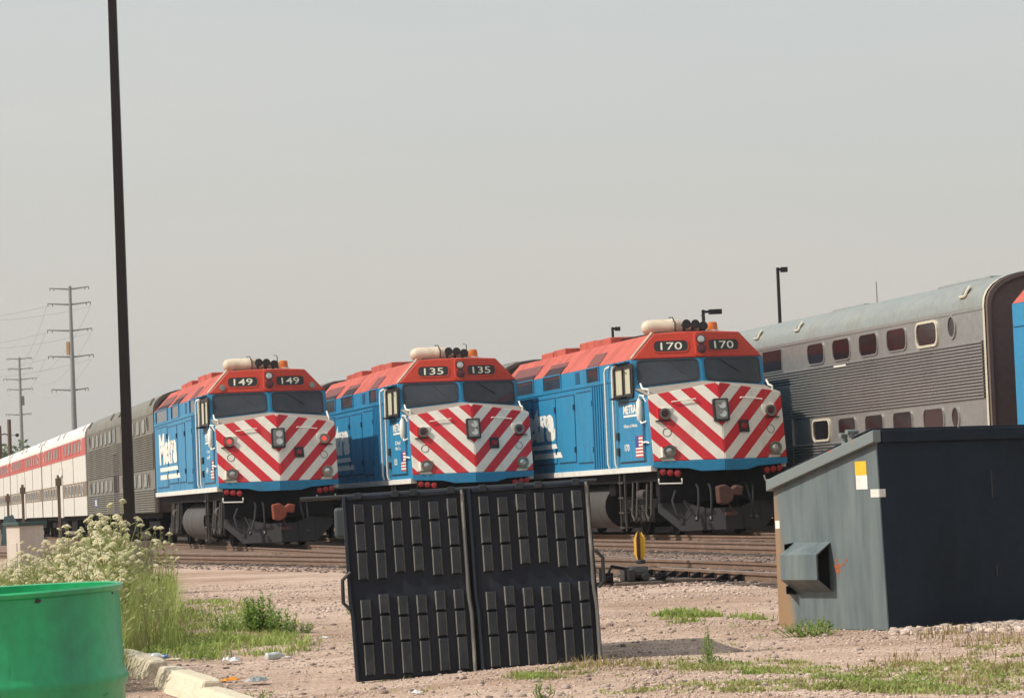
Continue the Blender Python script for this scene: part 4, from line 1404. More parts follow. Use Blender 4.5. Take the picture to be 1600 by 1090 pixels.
# ------------------------------------------------------------------ black dumpster with lids hanging at the near side
def build_lids():
    YL, YR = 20.20, 20.26
    A = at(557, 1065, YL)
    B = at(942, 1030, YR)
    U = (B - A)
    Wd = U.length
    rz = math.atan2(U.y, U.x)
    T = thing('dumpster', 'dark dumpster whose two ribbed black lids hang open towards the viewer', 'dumpster', (A.x, A.y, A.z), rz)
    tilt = math.asin(U.z / Wd)
    H = 1.222
    # frame of the lids in local space: x along, y away, z up; tops lean away a touch
    O = Vector((0, 0, 0))
    t2 = tilt - .024
    def frame(x0):
        return Frame((x0, 0, x0 * math.tan(t2)), (math.cos(t2), 0, math.sin(t2)), (x0, .05, 1.2))
    half = Wd / 2
    seg_mesh = {}
    def lid(x0, w, edge_left):
        fr = frame(x0)
        p = MB()
        p.prism(fr, [(.0, x0 * .022), (w, (x0 + w) * .022), (w - .005, .5), (w - .015, H), (-.012, H), (-.012, .5)], -.03, 0.0)
        lo = p.build('lid', M['plastic'], T, bevel=.008)
        # rolled edges and the cross groove that stiffen the moulding
        e = MB()
        e.tube([fr.p(.012, .01, .012), fr.p(.006, .42, .014), fr.p(-.004, .52, .012), fr.p(-.006, H - .01, .012)],   .017, 6)
        e.build('rolled_edge', M['plastic'], lo, smooth=True)
        e = MB()
        e.tube([fr.p(w - .02, .01, .014), fr.p(w - .018, .40, .024), fr.p(w - .030, .50, .02), fr.p(w - .034, H - .01, .014)], .013, 6)
        e.build('rolled_edge', M['lid_edge'], lo, smooth=True)
        tb = MB()
        tb.prism(fr, rrect(w / 2 - .006, H - .022, w - .03, .03), 0, .022)
        tb.build('hinge_strip', M['plastic'], lo, bevel=.006)
        cols = 6
        for c in range(cols):
            xc = .095 + c * (w - .185) / (cols - 1)
            up = 1.165 if c in (0, 2, 3, 5) else 1.150
            lowend = .655 + (.035 if c in (2, 3) else 0)
            L_ = up - lowend
            cuts = [(up, up - L_ * .26), (up - L_ * .26, up - L_ * .63), (up - L_ * .63, lowend)]
            lt = .565 if c > 0 else .535
            lt -= .02 if c in (2, 3) else 0
            Ls = lt - .03
            cuts += [(lt, lt - Ls * .26), (lt - Ls * .26, lt - Ls * .58), (lt - Ls * .58, .03)]
            for a, b_ in cuts:
                ln = a - b_ - .006
                key = round(ln, 3)
                if key not in seg_mesh:
                    m_ = MB()
                    wz, dz = .034, .036
                    vs = []
                    for vv, ww, dd in ((0, wz, .0), (ln, wz, .0), (.006, wz * .78, dz), (ln - .006, wz * .78, dz)):
                        vs += [(-ww, vv, dd), (ww, vv, dd)]
                    m_.add(vs, [(0, 1, 5, 4), (2, 6, 7, 3), (4, 5, 7, 6)])
                    m_.add(vs, [(0, 4, 6, 2), (1, 3, 7, 5)], 1)
                    tmp = m_.build('rib', [M['plastic_rib'], M['rib_edge']])
                    import bmesh
                    bm = bmesh.new(); bm.from_mesh(tmp.data); bmesh.ops.remove_doubles(bm, verts=bm.verts, dist=1e-5); bm.to_mesh(tmp.data); bm.free()
                    fixnormals(tmp)
                    seg_mesh[key] = tmp.data
                    bpy.data.objects.remove(tmp)
                o_ = put('rib', seg_mesh[key], lo, .004)
                o_.matrix_local = Matrix.Translation(fr.p(xc - .012 * b_, b_ + .005, 0)) @ Matrix((fr.U, fr.V, fr.N)).transposed().to_4x4()
            # hinge lug over some of the columns
            if c in (0, 2, 3, 5):
                lg = MB()
                lg.prism(fr, rrect(xc - .014, H - .010, .055, .045, .012, 2), .0, .045)
                lg.build('hinge_lug', M['plastic_rib'], lo, bevel=.005)
        return lo
    lid(0.0, half - .012, True)
    lid(half + .012, half - .012, False)
    # hinge rod along the top
    fr = frame(0)
    MB().tube([fr.p(-.30, H - .005, -.03), fr.p(Wd + .04, H - .005, -.03)], .014, 8).build('hinge_rod', M['black'], T, smooth=True)
    # steel body behind the lids
    b = MB()
    x0, x1, y0, y1 = .12, Wd - .16, .12, 2.35
    zb = 1.14
    zf = 1.10
    t = .012
    def plate(pts, th):
        k = len(pts)
        n = (Vector(pts[1]) - Vector(pts[0])).cross(Vector(pts[2]) - Vector(pts[0])).normalized() * th
        vs = [Vector(p_) for p_ in pts] + [Vector(p_) + n for p_ in pts]
        b.add(vs, [tuple(reversed(range(k))), tuple(range(k, 2 * k))] + [(i, (i + 1) % k, k + (i + 1) % k, k + i) for i in range(k)])
    plate([(x0, y0, .03), (x1, y0, .03), (x1, y0, zb), (x0, y0, zb)], -t)
    plate([(x0 + .002, y0 + .02, .03), (x0 + .002, y1, .03), (x0 + .002, y1, zf), (x0 + .002, y0 + .02, zb)], t)
    plate([(x1 - .002, y1, .03), (x1 - .002, y0 + .02, .03), (x1 - .002, y0 + .02, zb), (x1 - .002, y1, zf)], t)
    plate([(x1, y1 + .003, .03), (x0, y1 + .003, .03), (x0, y1 + .003, zf), (x1, y1 + .003, zf)], -t)
    b.box(x0 + .02, x1 - .02, y0 + .02, y1 - .02, .035, .05)
    bo = b.build('body', M['steel_green'], T)
    fixnormals(bo)
    MB().box(x0 - .275, x0 - .002, y1 - .20, y1 + .05, zb - .22, zb + .0).build('corner_bracket', M['steel_green'], T, bevel=.02)
    rm = MB()
    for xa in (x0 - .03, x1 - .02):
        rm.add([(xa, y0, zb - .04), (xa + .05, y0, zb - .04), (xa + .05, y0, zb + .01), (xa, y0, zb + .01), (xa, y1, zf - .04), (xa + .05, y1, zf - .04), (xa + .05, y1, zf + .01), (xa, y1, zf + .01)],
               [(0, 1, 2, 3), (7, 6, 5, 4), (0, 4, 5, 1), (1, 5, 6, 2), (2, 6, 7, 3), (3, 7, 4, 0)])
    rm.build('rim', M['steel_green'], T)
    for xx, za in ((-.012, .72), (Wd - .02, .72)):
        sgn = -1 if xx < .1 else 1
        h_ = MB()
        zz = xx * math.tan(tilt)
        o1 = .055 if sgn < 0 else .045
        h_.tube([(xx, -.0, zz + za), (xx + sgn * o1, .0, zz + za - .05), (xx + sgn * o1, .0, zz + za - .20), (xx + sgn * .01, .0, zz + za - .245)], .013, 7)
        h_.build('lid_handle', M['black'], T, smooth=True)
    return T
build_lids()

# ------------------------------------------------------------------ green drum
def build_drum():
    Yd = 6.55
    Rr = .293
    c = at(-12, 922, Yd)
    top = .88
    gz = -.02
    T = thing('oil_drum', 'open green steel drum in the lower left corner', 'drum', (c.x, Yd, gz))
    zt = c.z - gz
    prof = [(0, Rr - .004), (.004, Rr)]
    for h in (zt * .30, zt - .197):
        prof += [(h - .022, Rr), (h - .010, Rr + .006), (h, Rr + .009), (h + .010, Rr + .006), (h + .022, Rr)]
    prof += [(zt - .016, Rr), (zt - .012, Rr + .006), (zt - .004, Rr + .008), (zt, Rr + .002), (zt - .002, Rr - .008), (zt - .02, Rr - .006), (.02, Rr - .006), (.018, .0)]
    m = MB()
    m.lathe((0, 0, 0), (0, 0, 1), prof, 72)
    o = m.build('shell', M['drum'], T, smooth=True)
    T.rotation_euler = (R(.6), R(-1.4), 0)
    for i, (px, py) in enumerate(((77, 938), (175, 934))):
        p = at(px, py, Yd - .25)
        a = (p.x - c.x) / Rr
        a = math.asin(max(-1, min(1, a)))
        zz = p.z - gz
        fr = Frame((Rr * math.sin(a) * 1.002, -Rr * math.cos(a) * 1.002, zz), (math.cos(a), math.sin(a), 0), (Rr * math.sin(a), -Rr * math.cos(a), zz + 1))
        mm = MB()
        mm.prism(fr, [(-.007, -.003), (0, -.005), (.008, -.002), (.006, .003), (-.003, .004)] if i == 0 else circ(0, 0, .0025, 6), -.004, .001)
        mm.build('scuff_mark' if i == 0 else 'hole', M['black'], T)
build_drum()
def drum_scuffs():
    T = [o for o in bpy.data.objects if o.name == 'oil_drum'][0]
    r = random.Random(12)
    Rr = .293
    for k in range(12):
        a = r.uniform(-.2, 1.2)
        z = r.uniform(.55, .84)
        fr = Frame((Rr * math.sin(a), -Rr * math.cos(a), z), (math.cos(a), math.sin(a), 0), (Rr * math.sin(a), -Rr * math.cos(a), z + 1))
        l, w = r.uniform(.006, .028), r.uniform(.0006, .0016)
        t = r.uniform(-.5, .5) + (1.57 if r.random() < .4 else 0)
        c, s_ = math.cos(t), math.sin(t)
        MB().prism(fr, [(u * c - v * s_, u * s_ + v * c) for u, v in ((-l, 0), (0, -w), (l, w * .3), (l * .2, w))], -.002, .0006).build('scratch', M['drum_in'] if k % 3 else M['rust'], T)
drum_scuffs()

# ------------------------------------------------------------------ light pole on its footing, cabinet, posts
def build_left_furniture():
    Yp = 42.0
    b = at(204, 850, Yp)
    g = zg(b.x, Yp)
    T = thing('light_pole', 'tall dark square light pole on a round concrete footing in the weeds', 'light pole', (b.x, Yp, g))
    f = MB()
    f.lathe((0, 0, -.1), (0, 0, 1), [(0, .30), (.80, .30), (.83, .28)], 24)
    f.build('footing', M['concrete_brown'], T, smooth=True)
    p = MB()
    b0, t0 = .072, .052
    zt = 9.6
    p.add([(sx * s_, sy * s_, z) for z, s_ in ((.75, b0), (zt, t0)) for sx, sy in ((-1, -1), (1, -1), (1, 1), (-1, 1))],
          [(0, 1, 5, 4), (1, 2, 6, 5), (2, 3, 7, 6), (3, 0, 4, 7), (4, 5, 6, 7)])
    po = p.build('pole', M['dark_pole'], T, bevel=.008)
    MB().box(-.15, .15, -.15, .15, .73, .77).box(-.11, .11, -.11, .11, .77, .87).build('base_plate', M['dark_pole'], T, bevel=.01)
    MB().box(-.02, .9, -.03, .03, zt - .03, zt + .03).box(.5, 1.1, -.2, .2, zt - .06, zt + .08).build('lamp_head', M['dark_pole'], T)
    # cabinet
    Yc = 45.0
    a = at(39, 830, Yc)
    C = thing('utility_cabinet', 'pale boxy utility cabinet with a dark green lid standing in the weeds', 'cabinet', (a.x, Yc, 0), R(38))
    MB().box(-.20, .20, -.20, .20, 0, 1.0).build('case', M['cab_pink'], C, bevel=.01)
    MB().box(-.24, .24, -.24, .24, 1.0, 1.05).build('lid', M['teal_lid'], C, bevel=.01)
    MB().box(-.212, -.20, -.12, .12, .25, .75).build('door', M['cab_pink'], C, bevel=.004)
    # plug-in posts by the coaches
    for i, (px, py, Y, lb) in enumerate(((91, 742, 100, 'dark post with a white lamp in front of the first white coach'), (35, 757, 118, 'thin dark post in front of the middle of the white coaches'), (12, 771, 132, 'thin dark post beside the teal cover at the left border'))):
        t = at(px, py, Y)
        P = thing('service_post', lb, 'post', (t.x, t.y, 0), 0, 'dark posts along the coaches')
        MB().box(-.045, .045, -.045, .045, 0, t.z).build('post', M['wood'], P)
        MB().box(-.09, .09, -.09, .09, t.z - .35, t.z - .1).build('socket_box', M['wood'], P)
        if i == 0:
            MB().lathe((.1, -.06, t.z - .1), (0, 0, 1), [(0, .04), (.06, .07), (.12, .04)], 10).build('lamp', M['white'], P, smooth=True)
    t = at(20, 812, 130)
    m = MB()
    m.add([(-.5, -.3, 0), (.5, -.3, 0), (.5, .3, 0), (-.5, .3, 0), (-.35, -.1, t.z + .15), (.0, -.1, t.z + .22), (.0, .1, t.z + .22), (-.35, .1, t.z + .15)],
          [(0, 1, 5, 4), (1, 2, 6, 5), (2, 3, 7, 6), (3, 0, 4, 7), (4, 5, 6, 7)])
    o = m.build('canvas_cover', M['teal_lid'], loc=(t.x, t.y, 0))
    tag(o, 'teal canvas cover leaning by the far white coach at the left border', 'cover')
build_left_furniture()

# ------------------------------------------------------------------ switch stand with yellow target
def build_switch():
    b = gnd(990, 913)
    T = thing('switch_stand', 'low black switch stand with a yellow target beside the nearest rail', 'switch stand', (b.x, b.y, 0), TH)
    MB().box(-.95, .75, -.12, .12, -.05, .05).box(-.3, .3, -.30, .30, -.05, .04).build('tie_block', M['tie'], T, bevel=.01)
    m = MB()
    m.box(-.14, .16, -.12, .12, .05, .22)
    m.lathe((.02, -.12, .14), (1, 0, 0), [(-.12, .05), (-.08, .08), (.09, .08), (.13, .05)], 12)
    m.box(-.11, -.03, -.2, -.02, .05, .19)
    m.cyl((.1, -.1, .1), (.1, -.24, .1), .05)
    m.cyl((.1, .0, .25), (.1, .0, .30), .06)
    m.build('switch_machine', M['black'], T, bevel=.01)
    for k_, (xx, hh) in enumerate(((-.34, .16), (-.55, .12), (.32, .13))):
        MB().box(xx - .05, xx + .05, -.16, -.02, .04, hh).cyl((xx, -.16, hh * .6), (xx, -.20, hh * .6), .035).build('bracket', M['under'], T, bevel=.008)
    MB().tube([(-.12, -.1, .2), (-.3, -.12, .24), (-.36, -.1, .1), (-.40, -.1, .05)], .02).box(-.43, -.39, -.12, .0, .03, .22).build('throw_lever', M['under'], T)
    x = .09
    st = MB().tube([(x, 0, .25), (x, 0, .66)], .012, 8)
    st.build('target_staff', M['rust'], T)
    f = Frame((x, -.0, .46), (.80, -.60, 0), (x, 0, 1))
    v = MB()
    h, w = .175, .073
    v.prism(f, [(-w, -.09), (-.035, -h), (.035, -h), (w, -.09), (w, .09), (.035, h), (-.035, h), (-w, .09)], -.016, -.012)
    v.build('yellow_target', M['yellow'], T)
    f2 = Frame((x, 0, .46), (.60, .80, 0), (x, 0, 1))
    v = MB()
    v.prism(f2, [(-.08, -.1), (-.04, -h), (.04, -h), (.08, -.1), (.08, .1), (.04, h), (-.04, h), (-.08, .1)], -.004, .004)
    v.build('crosswise_target', M['rust'], T)
    rod = MB().tube([(.1, 0, .02), (1.9, .0, .02)], .02)
    rod.build('throw_rod', M['rust'], T)
build_switch()
# rail braces and bolted blocks by the turnout points
trk = [o for o in bpy.data.objects if o.name == 'railway_track'][0]
for q in (35.6, 36.2, 36.8, 37.4, 38.0, 38.55, 39.1, 39.7, 40.3):
    m = MB()
    o0 = tw(P149 - .7175 - .13, q) - trk.location
    fr = Frame(o0, tw(1, 0), o0 + Vector((0, 0, 1)))
    m.prism(fr, [(-.05, .0), (.09, .0), (.09, .09), (.05, .09), (-.05, .03)], -.045, .045)
    m.prism(fr, rrect(-.08, .012, .26, .02), -.08, .08)
    m.build('rail_brace', M['under'], trk)

# ------------------------------------------------------------------ far masts, pylons, lamps
def build_pylon(px_top, py_top, Y, arms, label, box_side, w_bot):
    t = at(px_top, py_top, Y)
    T = thing('transmission_pylon', label, 'pylon', (t.x, t.y, 0), R(-6), 'steel pylons beyond the coaches')
    m = MB()
    m.cyl((0, 0, 0), (0, 0, t.z), w_bot, w_bot * .42, 12)
    m.build('mast', M['galv'], T, smooth=True)
    sc = Y / FPX
    for py, l, r in arms:
        z = at(px_top, py, Y).z
        for sg, ln in ((-1, l * sc), (1, r * sc)):
            a = MB()
            a.cyl((0, 0, z - .25), (sg * ln, 0, z), .16, .09, 6)
            a.build('crossarm', M['galv'], T)
            ins = MB()
            for fx in (1.0, .8):
                ins.tube([(sg * ln * fx, 0, z), (sg * ln * fx, 0, z - .45)], .06, 5)
            ins.build('insulator', M['wood'], T)
    zb = t.z * .74
    MB().box(box_side * .55 - .22, box_side * .55 + .22, -.2, .2, zb - 1.0, zb + .9).build('marker_panel', M['tan_panel'] if box_side < 0 else M['wood'], T)
    return T, t
arm1 = [(449, 32, 30), (473, 36, 32), (514, 38, 33), (555, 38, 34), (607, 34, 24)]
arm2 = [(559, 20, 20), (575, 18, 20), (591, 26, 26), (607, 20, 20), (646, 24, 16)]
T1, t1 = build_pylon(109, 447, 450, arm1, 'taller grey steel pylon left of the black light pole', -1, .52)
T2, t2 = build_pylon(30, 558, 640, arm2, 'smaller distant grey steel pylon near the left border', 1, .55)
lv_ = ('topmost', 'middle', 'lowest')
for i, ((pa, la, ra), (pb, lb_, rb_)) in enumerate(zip(arm1[1:4], arm2[1:4])):
    for sg in (-1, 1):
        a = at(109 + sg * (la if sg < 0 else ra), pa + 6, 450)
        b = at(30 + sg * (lb_ if sg < 0 else rb_), pb + 6, 640)
        e = at(-420 + sg * 30, pa - 10 + i * 12, 330)
        m = MB()
        pts = []
        for k in range(-8, 13):
            if k < 0:
                t_ = -k / 8.0
                p_ = a.lerp(e, t_)
                p_.z -= t_ * (1 - t_) * 4 * 2.5
            else:
                t_ = k / 12.0
                p_ = a.lerp(b, t_)
                p_.z -= t_ * (1 - t_) * 4 * 3.0
            pts.append(p_)
        m.tube(pts, .018, 4)
        o = m.build('power_line', M['galv'])
        tag(o, 'thin power line on the %s crossarm, %s of the taller grey pylon' % (lv_[i], 'left side' if sg < 0 else 'right side'), 'power line', 'power lines of the pylons')
def lamp_post(px, py, Y, head_px, label):
    t = at(px, py, Y)
    T = thing('street_lamp', label, 'street lamp', (t.x, t.y, 0), 0, 'dark lamp posts behind the trains')
    s = Y / FPX
    MB().cyl((0, 0, 0), (0, 0, t.z), .075, .06, 8).build('pole', M['dark_pole'], T)
    MB().box(0, head_px * s * .35, -.03, .03, t.z - .12, t.z - .03).box(head_px * s * .3, head_px * s, -.18, .18, t.z - .17, t.z).build('lamp_head', M['dark_pole'], T)
lamp_post(1215, 418, 112, 15, 'tall dark lamp post rising behind the bright silver coach')
lamp_post(957, 511, 140, 12, 'small dark lamp post showing above the roof of locomotive 170')
lamp_post(1098.5, 484, 112, 29, 'dark lamp post just above the horns of locomotive 170')
t = at(1369, 440, 260)
o = MB().cyl((0, 0, 0), (0, 0, t.z), .10, .05, 6).build('antenna_mast', M['galv'], loc=(t.x, t.y, 0))
tag(o, 'thin pale antenna mast above the roof of the bright silver coach', 'mast')
for px, py, Y, lb in ((14, 655, 210, 'brown wooden utility pole beside the distant pylon'), (-1, 665, 215, 'brown wooden utility pole cut by the left border')):
    t = at(px, py, Y)
    T = thing('utility_pole', lb, 'utility pole', (t.x, t.y, 0), 0, 'wooden poles at the left border')
    MB().cyl((0, 0, 0), (0, 0, t.z), .17, .13, 8).build('pole', M['wood'], T)
    if px > 0:
        s = 210 / FPX
        MB().tube([(0, 0, t.z - 25 * s), (-8 * s, 0, t.z - 22 * s), (-14 * s, 0, t.z - 24 * s)], .05).build('arm', M['wood'], T)
        MB().lathe((12 * s, 0, t.z - 25 * s), (0, 0, 1), [(-.12, .05), (-.08, .11), (.06, .13), (.12, .05)], 10).cyl((0, 0, t.z - 25 * s), (11 * s, 0, t.z - 25 * s), .02).build('round_lamp', M['black'], T)

# far trees
def leaf_cloud(n, rad, squash, size, lobes, seed):
    r = np.random.default_rng(seed)
    lob = [(r.normal(0, .45, 3) * np.array([rad, rad, rad * squash]) * .9, r.uniform(.45, .75)) for _ in range(lobes)]
    vs, fs = [], []
    for i in range(n):
        c, rr = lob[r.integers(lobes)]
        d = r.normal(0, 1, 3)
        d /= np.linalg.norm(d)
        p = c + d * rad * rr * np.array([1, 1, squash]) * r.uniform(.55, 1.0)
        a = r.normal(0, 1, 3); a /= np.linalg.norm(a)
        b = np.cross(a, r.normal(0, 1, 3)); b /= np.linalg.norm(b)
        s = size * r.uniform(.6, 1.3)
        k = len(vs)
        vs += [tuple(p + a * s), tuple(p + b * s * .6), tuple(p - a * s), tuple(p - b * s * .6)]
        fs.append((k, k + 1, k + 2, k + 3))
    return vs, fs
for i, (px, py, Y, rad, lb) in enumerate(((-28, 680, 330, 5.2, 'distant green tree cut by the left border'), (8, 684, 330, 4.6, 'distant green tree behind the wooden utility pole'), (27, 690, 345, 4.2, 'low distant green tree left of the smaller pylon'),
                                          (45, 684, 350, 4.6, 'distant green tree right of the smaller pylon'), (60, 682, 360, 4.2, 'distant green tree showing over the roof of the white coaches'), (88, 690, 365, 4.0, 'distant green tree hidden behind the first white coach'))):
    t = at(px, py, Y)
    T = thing('tree', lb, 'tree', (t.x, t.y, 0), 0, 'distant trees at the left')
    h = t.z
    MB().cyl((0, 0, 0), (0, 0, h * .7), .3, .14, 7).tube([(0, 0, h * .4), (1.2, .3, h * .65)], .1).tube([(0, 0, h * .45), (-1.1, -.3, h * .7)], .1).build('trunk', M['wood'], T)
    m = MB()
    vs, fs = leaf_cloud(1500, rad, .95, .30, 7, 40 + i)
    m.add([(x, y, z + h - rad * 1.05) for x, y, z in vs], fs)
    m.build('crown', M['tree_leaf'], T)

# ------------------------------------------------------------------ concrete wheel stops, litter, rocks
def wheel_stop(x0, y0, x1, y1, label):
    """a parking bumper from its far end to its near end"""
    a, b = Vector((x0, y0, 0)), Vector((x1, y1, 0))
    d = b - a
    c = (a + b) / 2
    m = MB()
    h = .145
    sec = [(-.12, 0), (-.105, .05), (-.065, h), (.065, h), (.105, .05), (.12, 0)]
    n = 9
    vs, fs = [], []
    for k in range(n):
        t = (k / (n - 1) - .5) * d.length
        e = .88 if k in (0, n - 1) else 1.0
        for x, z in sec:
            vs.append((x * e + random.uniform(-.004, .004), t, z * (.97 if e < 1 else 1) + random.uniform(-.003, .003)))
    for k in range(n - 1):
        for i in range(5):
            fs.append((k * 6 + i, k * 6 + i + 1, k * 6 + 7 + i, k * 6 + 6 + i))
    fs += [tuple(range(5, -1, -1)), tuple(range((n - 1) * 6, n * 6))]
    m.add(vs, fs)
    o = m.build('wheel_stop', M['concrete_block'], bevel=.018, loc=(c.x, c.y, -.065))
    fixnormals(o)
    o.rotation_euler = (0, 0, math.atan2(d.y, d.x) - math.pi / 2)
    tag(o, label, 'wheel stop', 'row of concrete wheel stops')
wheel_stop(-3.06, 23.6, -2.56, 21.55, 'pale concrete wheel stop beginning at the right edge of the green drum')
wheel_stop(-2.40, 20.75, -1.90, 18.75, 'middle pale concrete wheel stop, between the drum and the bottom border')
wheel_stop(-1.84, 18.05, -1.32, 15.95, 'nearest pale concrete wheel stop, cut by the bottom border')

def rock(px, py, s, label, m='rock', cat='rock', name='rock'):
    g = gnd(px, py, zg(*gnd(px, py).xy))
    r = random.Random(px * 7 + py)
    import bmesh
    bm = bmesh.new()
    bmesh.ops.create_icosphere(bm, subdivisions=2, radius=1)
    for v in bm.verts:
        k = 1 + r.uniform(-.18, .18)
        v.co = Vector((v.co.x * s * k * 1.3, v.co.y * s * k, v.co.z * s * .7 * k))
    me = bpy.data.meshes.new(name)
    bm.to_mesh(me)
    bm.free()
    me.materials.append(M[m])
    o = put(name, me, None, 0, (g.x, g.y, g.z + s * .25))
    o.rotation_euler = (0, 0, r.uniform(0, 6))
    tag(o, label, cat, 'loose rocks' if cat == 'rock' else None)
    return o
rock(318, 985, .035, 'round white stone in the green weeds', 'plasticbag')
rock(1440, 978, .032, 'brown rock against the dumpster, leftmost of the rubble there')
rock(1463, 985, .026, 'small pale rock in front of the dumpster rubble')
rock(1478, 980, .036, 'pinkish broken rock leaning on the dumpster')
rock(1556, 978, .034, 'long pale rock at the foot of the dumpster')
rock(1590, 984, .04, 'light rounded rock at the right border')
rock(1578, 975, .034, 'dark grey rock against the dumpster near the right border')
rock(1395, 1000, .03, 'flat brown rock just in front of the dumpster corner')
rock(1520, 982, .028, 'tan rock in the middle of the dumpster rubble')
rock(237, 1078, .03, 'reddish brown stone between the concrete wheel stops and the drum', 'rock')

def litter_bottle(px, py, ang, label, cap, l=.17):
    g = gnd(px, py, zg(*gnd(px, py).xy))
    T = thing('plastic_bottle', label, 'bottle', (g.x, g.y, g.z + .03), R(ang))
    m = MB()
    m.lathe((-l / 2, 0, 0), (1, 0, 0), [(0, .02), (.005, .03), (.05, .027), (.06, .031), (.11, .031), (.14, .012), (.16, .012)], 12)
    m.build('body', M['bottle'], T, smooth=True)
    if cap:
        MB().cyl((l / 2 - .012, 0, 0), (l / 2 + .014, 0, 0), .015).build('cap', M[cap], T)
litter_bottle(244, 1031, -15, 'clear plastic bottle with a blue cap behind the concrete wheel stops', 'capblue')
litter_bottle(430, 1030, 35, 'clear crumpled plastic bottle lying alone on the gravel', None, .16)
litter_bottle(237, 997, 10, 'clear plastic bottle half hidden in the weeds', None, .16)
def crumple(px, py, sx, sy, sz, label, mat, name, seed):
    g = gnd(px, py, zg(*gnd(px, py).xy))
    r = np.random.default_rng(seed)
    m = MB()
    n = 7
    vs = []
    for j in range(n):
        for i in range(n):
            u, v = i / (n - 1) - .5, j / (n - 1) - .5
            hgt = sz * (1 - 2.4 * max(abs(u), abs(v)) ** 2) * r.uniform(.25, 1.0)
            vs.append((u * sx + r.normal(0, sx * .03), v * sy + r.normal(0, sy * .03), max(0.004, hgt)))
    k = n * n
    fs = [(j * n + i, j * n + i + 1, (j + 1) * n + i + 1, (j + 1) * n + i) for j in range(n - 1) for i in range(n - 1)]
    m.add(vs, fs)
    o = m.build(name, M[mat], loc=(g.x, g.y, g.z + .004))
    sl = o.modifiers.new('thick', 'SOLIDIFY')
    sl.thickness = .003
    tag(o, label, 'litter')
crumple(361, 1034, .13, .16, .055, 'crumpled white plastic bag lying on the gravel', 'plasticbag', 'plastic_bag', 1)
crumple(360, 1064, .13, .10, .035, 'flattened orange wrapper by the small weed at the bottom', 'orange', 'wrapper', 2)
crumple(402, 1066, .14, .12, .05, 'clear plastic scrap beside the small weed at the bottom', 'bottle', 'plastic_scrap', 3)
crumple(447, 1027, .07, .06, .015, 'small white paper scrap near the lone plastic bottle', 'plasticbag', 'paper_scrap', 4)
crumple(272, 1031, .12, .10, .02, 'pale yellow paper scrap behind the concrete wheel stops', 'concrete_block', 'paper_scrap', 5)
crumple(507, 997, .08, .08, .02, 'bluish white scrap on the gravel left of the black lids', 'plasticbag', 'plastic_scrap', 6)
crumple(652, 1084, .06, .06, .03, 'white scrap below the black lids at the bottom border', 'plasticbag', 'paper_scrap', 8)

# ------------------------------------------------------------------ gravel stones
ICO_V = None
def ico():
    t = (1 + 5 ** .5) / 2
    v = np.array([(-1, t, 0), (1, t, 0), (-1, -t, 0), (1, -t, 0), (0, -1, t), (0, 1, t), (0, -1, -t), (0, 1, -t), (t, 0, -1), (t, 0, 1), (-t, 0, -1), (-t, 0, 1)], float)
    v /= np.linalg.norm(v[0])
    f = np.array([(0, 11, 5), (0, 5, 1), (0, 1, 7), (0, 7, 10), (0, 10, 11), (1, 5, 9), (5, 11, 4), (11, 10, 2), (10, 7, 6), (7, 1, 8), (3, 9, 4), (3, 4, 2), (3, 2, 6), (3, 6, 8), (3, 8, 9), (4, 9, 5), (2, 4, 11), (6, 2, 10), (8, 6, 7), (9, 8, 1)])
    return v, f
def np_mesh(name, V, F, mat, tint=None, kind='stuff', label=None):
    me = bpy.data.meshes.new(name)
    k = F.shape[1]
    me.vertices.add(len(V))
    me.vertices.foreach_set('co', np.ascontiguousarray(V, np.float32).ravel())
    me.loops.add(F.size)
    me.loops.foreach_set('vertex_index', np.ascontiguousarray(F, np.int32).ravel())
    me.polygons.add(len(F))
    me.polygons.foreach_set('loop_start', np.arange(len(F), dtype=np.int32) * k)
    me.materials.append(mat)
    if tint is not None:
        at_ = me.attributes.new('tint', 'FLOAT', 'POINT')
        at_.data.foreach_set('value', np.ascontiguousarray(tint, np.float32))
    me.update(calc_edges=True)
    me.validate()
    o = put(name, me)
    if kind:
        o['kind'] = kind
    if label:
        o['label'] = label
    return o
def vzg(x, y):
    t = np.clip((30 - y) / 6, 0, 1)
    return np.clip(.036 * (x - .25), -.06, .02) * t + np.where((y >= 10) & (y <= 34), .012 * (np.sin(x * 2.1 + y * .7) + np.sin(y * 1.7 - x * 1.3)) * np.clip((34 - y) / 4, 0, 1), 0)
def stones(n, Yr, size, xr=(-.19, .19), power=1.0, name='gravel', cond=None, mat='stone'):
    Y = Yr[0] + (Yr[1] - Yr[0]) * rng.random(n) ** power
    X = Y * (xr[0] + (xr[1] - xr[0]) * rng.random(n))
    if cond is not None:
        k = cond(X, Y)
        X, Y = X[k], Y[k]
        n = len(X)
    v, f = ico()
    s = size[0] + (size[1] - size[0]) * rng.random(n) ** 3
    ang = rng.random(n) * 6.283
    jit = 1 + rng.normal(0, .16, (n, 12, 1))
    P = v[None] * jit * np.array([1.2, .9, .65])
    c, s_ = np.cos(ang)[:, None], np.sin(ang)[:, None]
    Q = np.stack([P[..., 0] * c - P[..., 1] * s_, P[..., 0] * s_ + P[..., 1] * c, P[..., 2]], -1) * s[:, None, None]
    Q[..., 0] += X[:, None]
    Q[..., 1] += Y[:, None]
    Q[..., 2] += (vzg(X, Y) + s * .15)[:, None]
    F = (f[None] + (np.arange(n) * 12)[:, None, None]).reshape(-1, 3)
    tint = np.repeat(np.clip(rng.normal(.55, .22, n), 0, 1), 12)
    np_mesh(name, Q.reshape(-1, 3), F, M[mat], tint)
stones(70000, (14.5, 34), (.003, .011), power=1.1)
stones(4200, (14.5, 40), (.008, .030), power=1.3, mat='stone_dark')
stones(1500, (21.6, 23.6), (.012, .045), xr=(.120, .168), name='rubble')
stones(9000, (32, 46), (.008, .024), name='gravel')
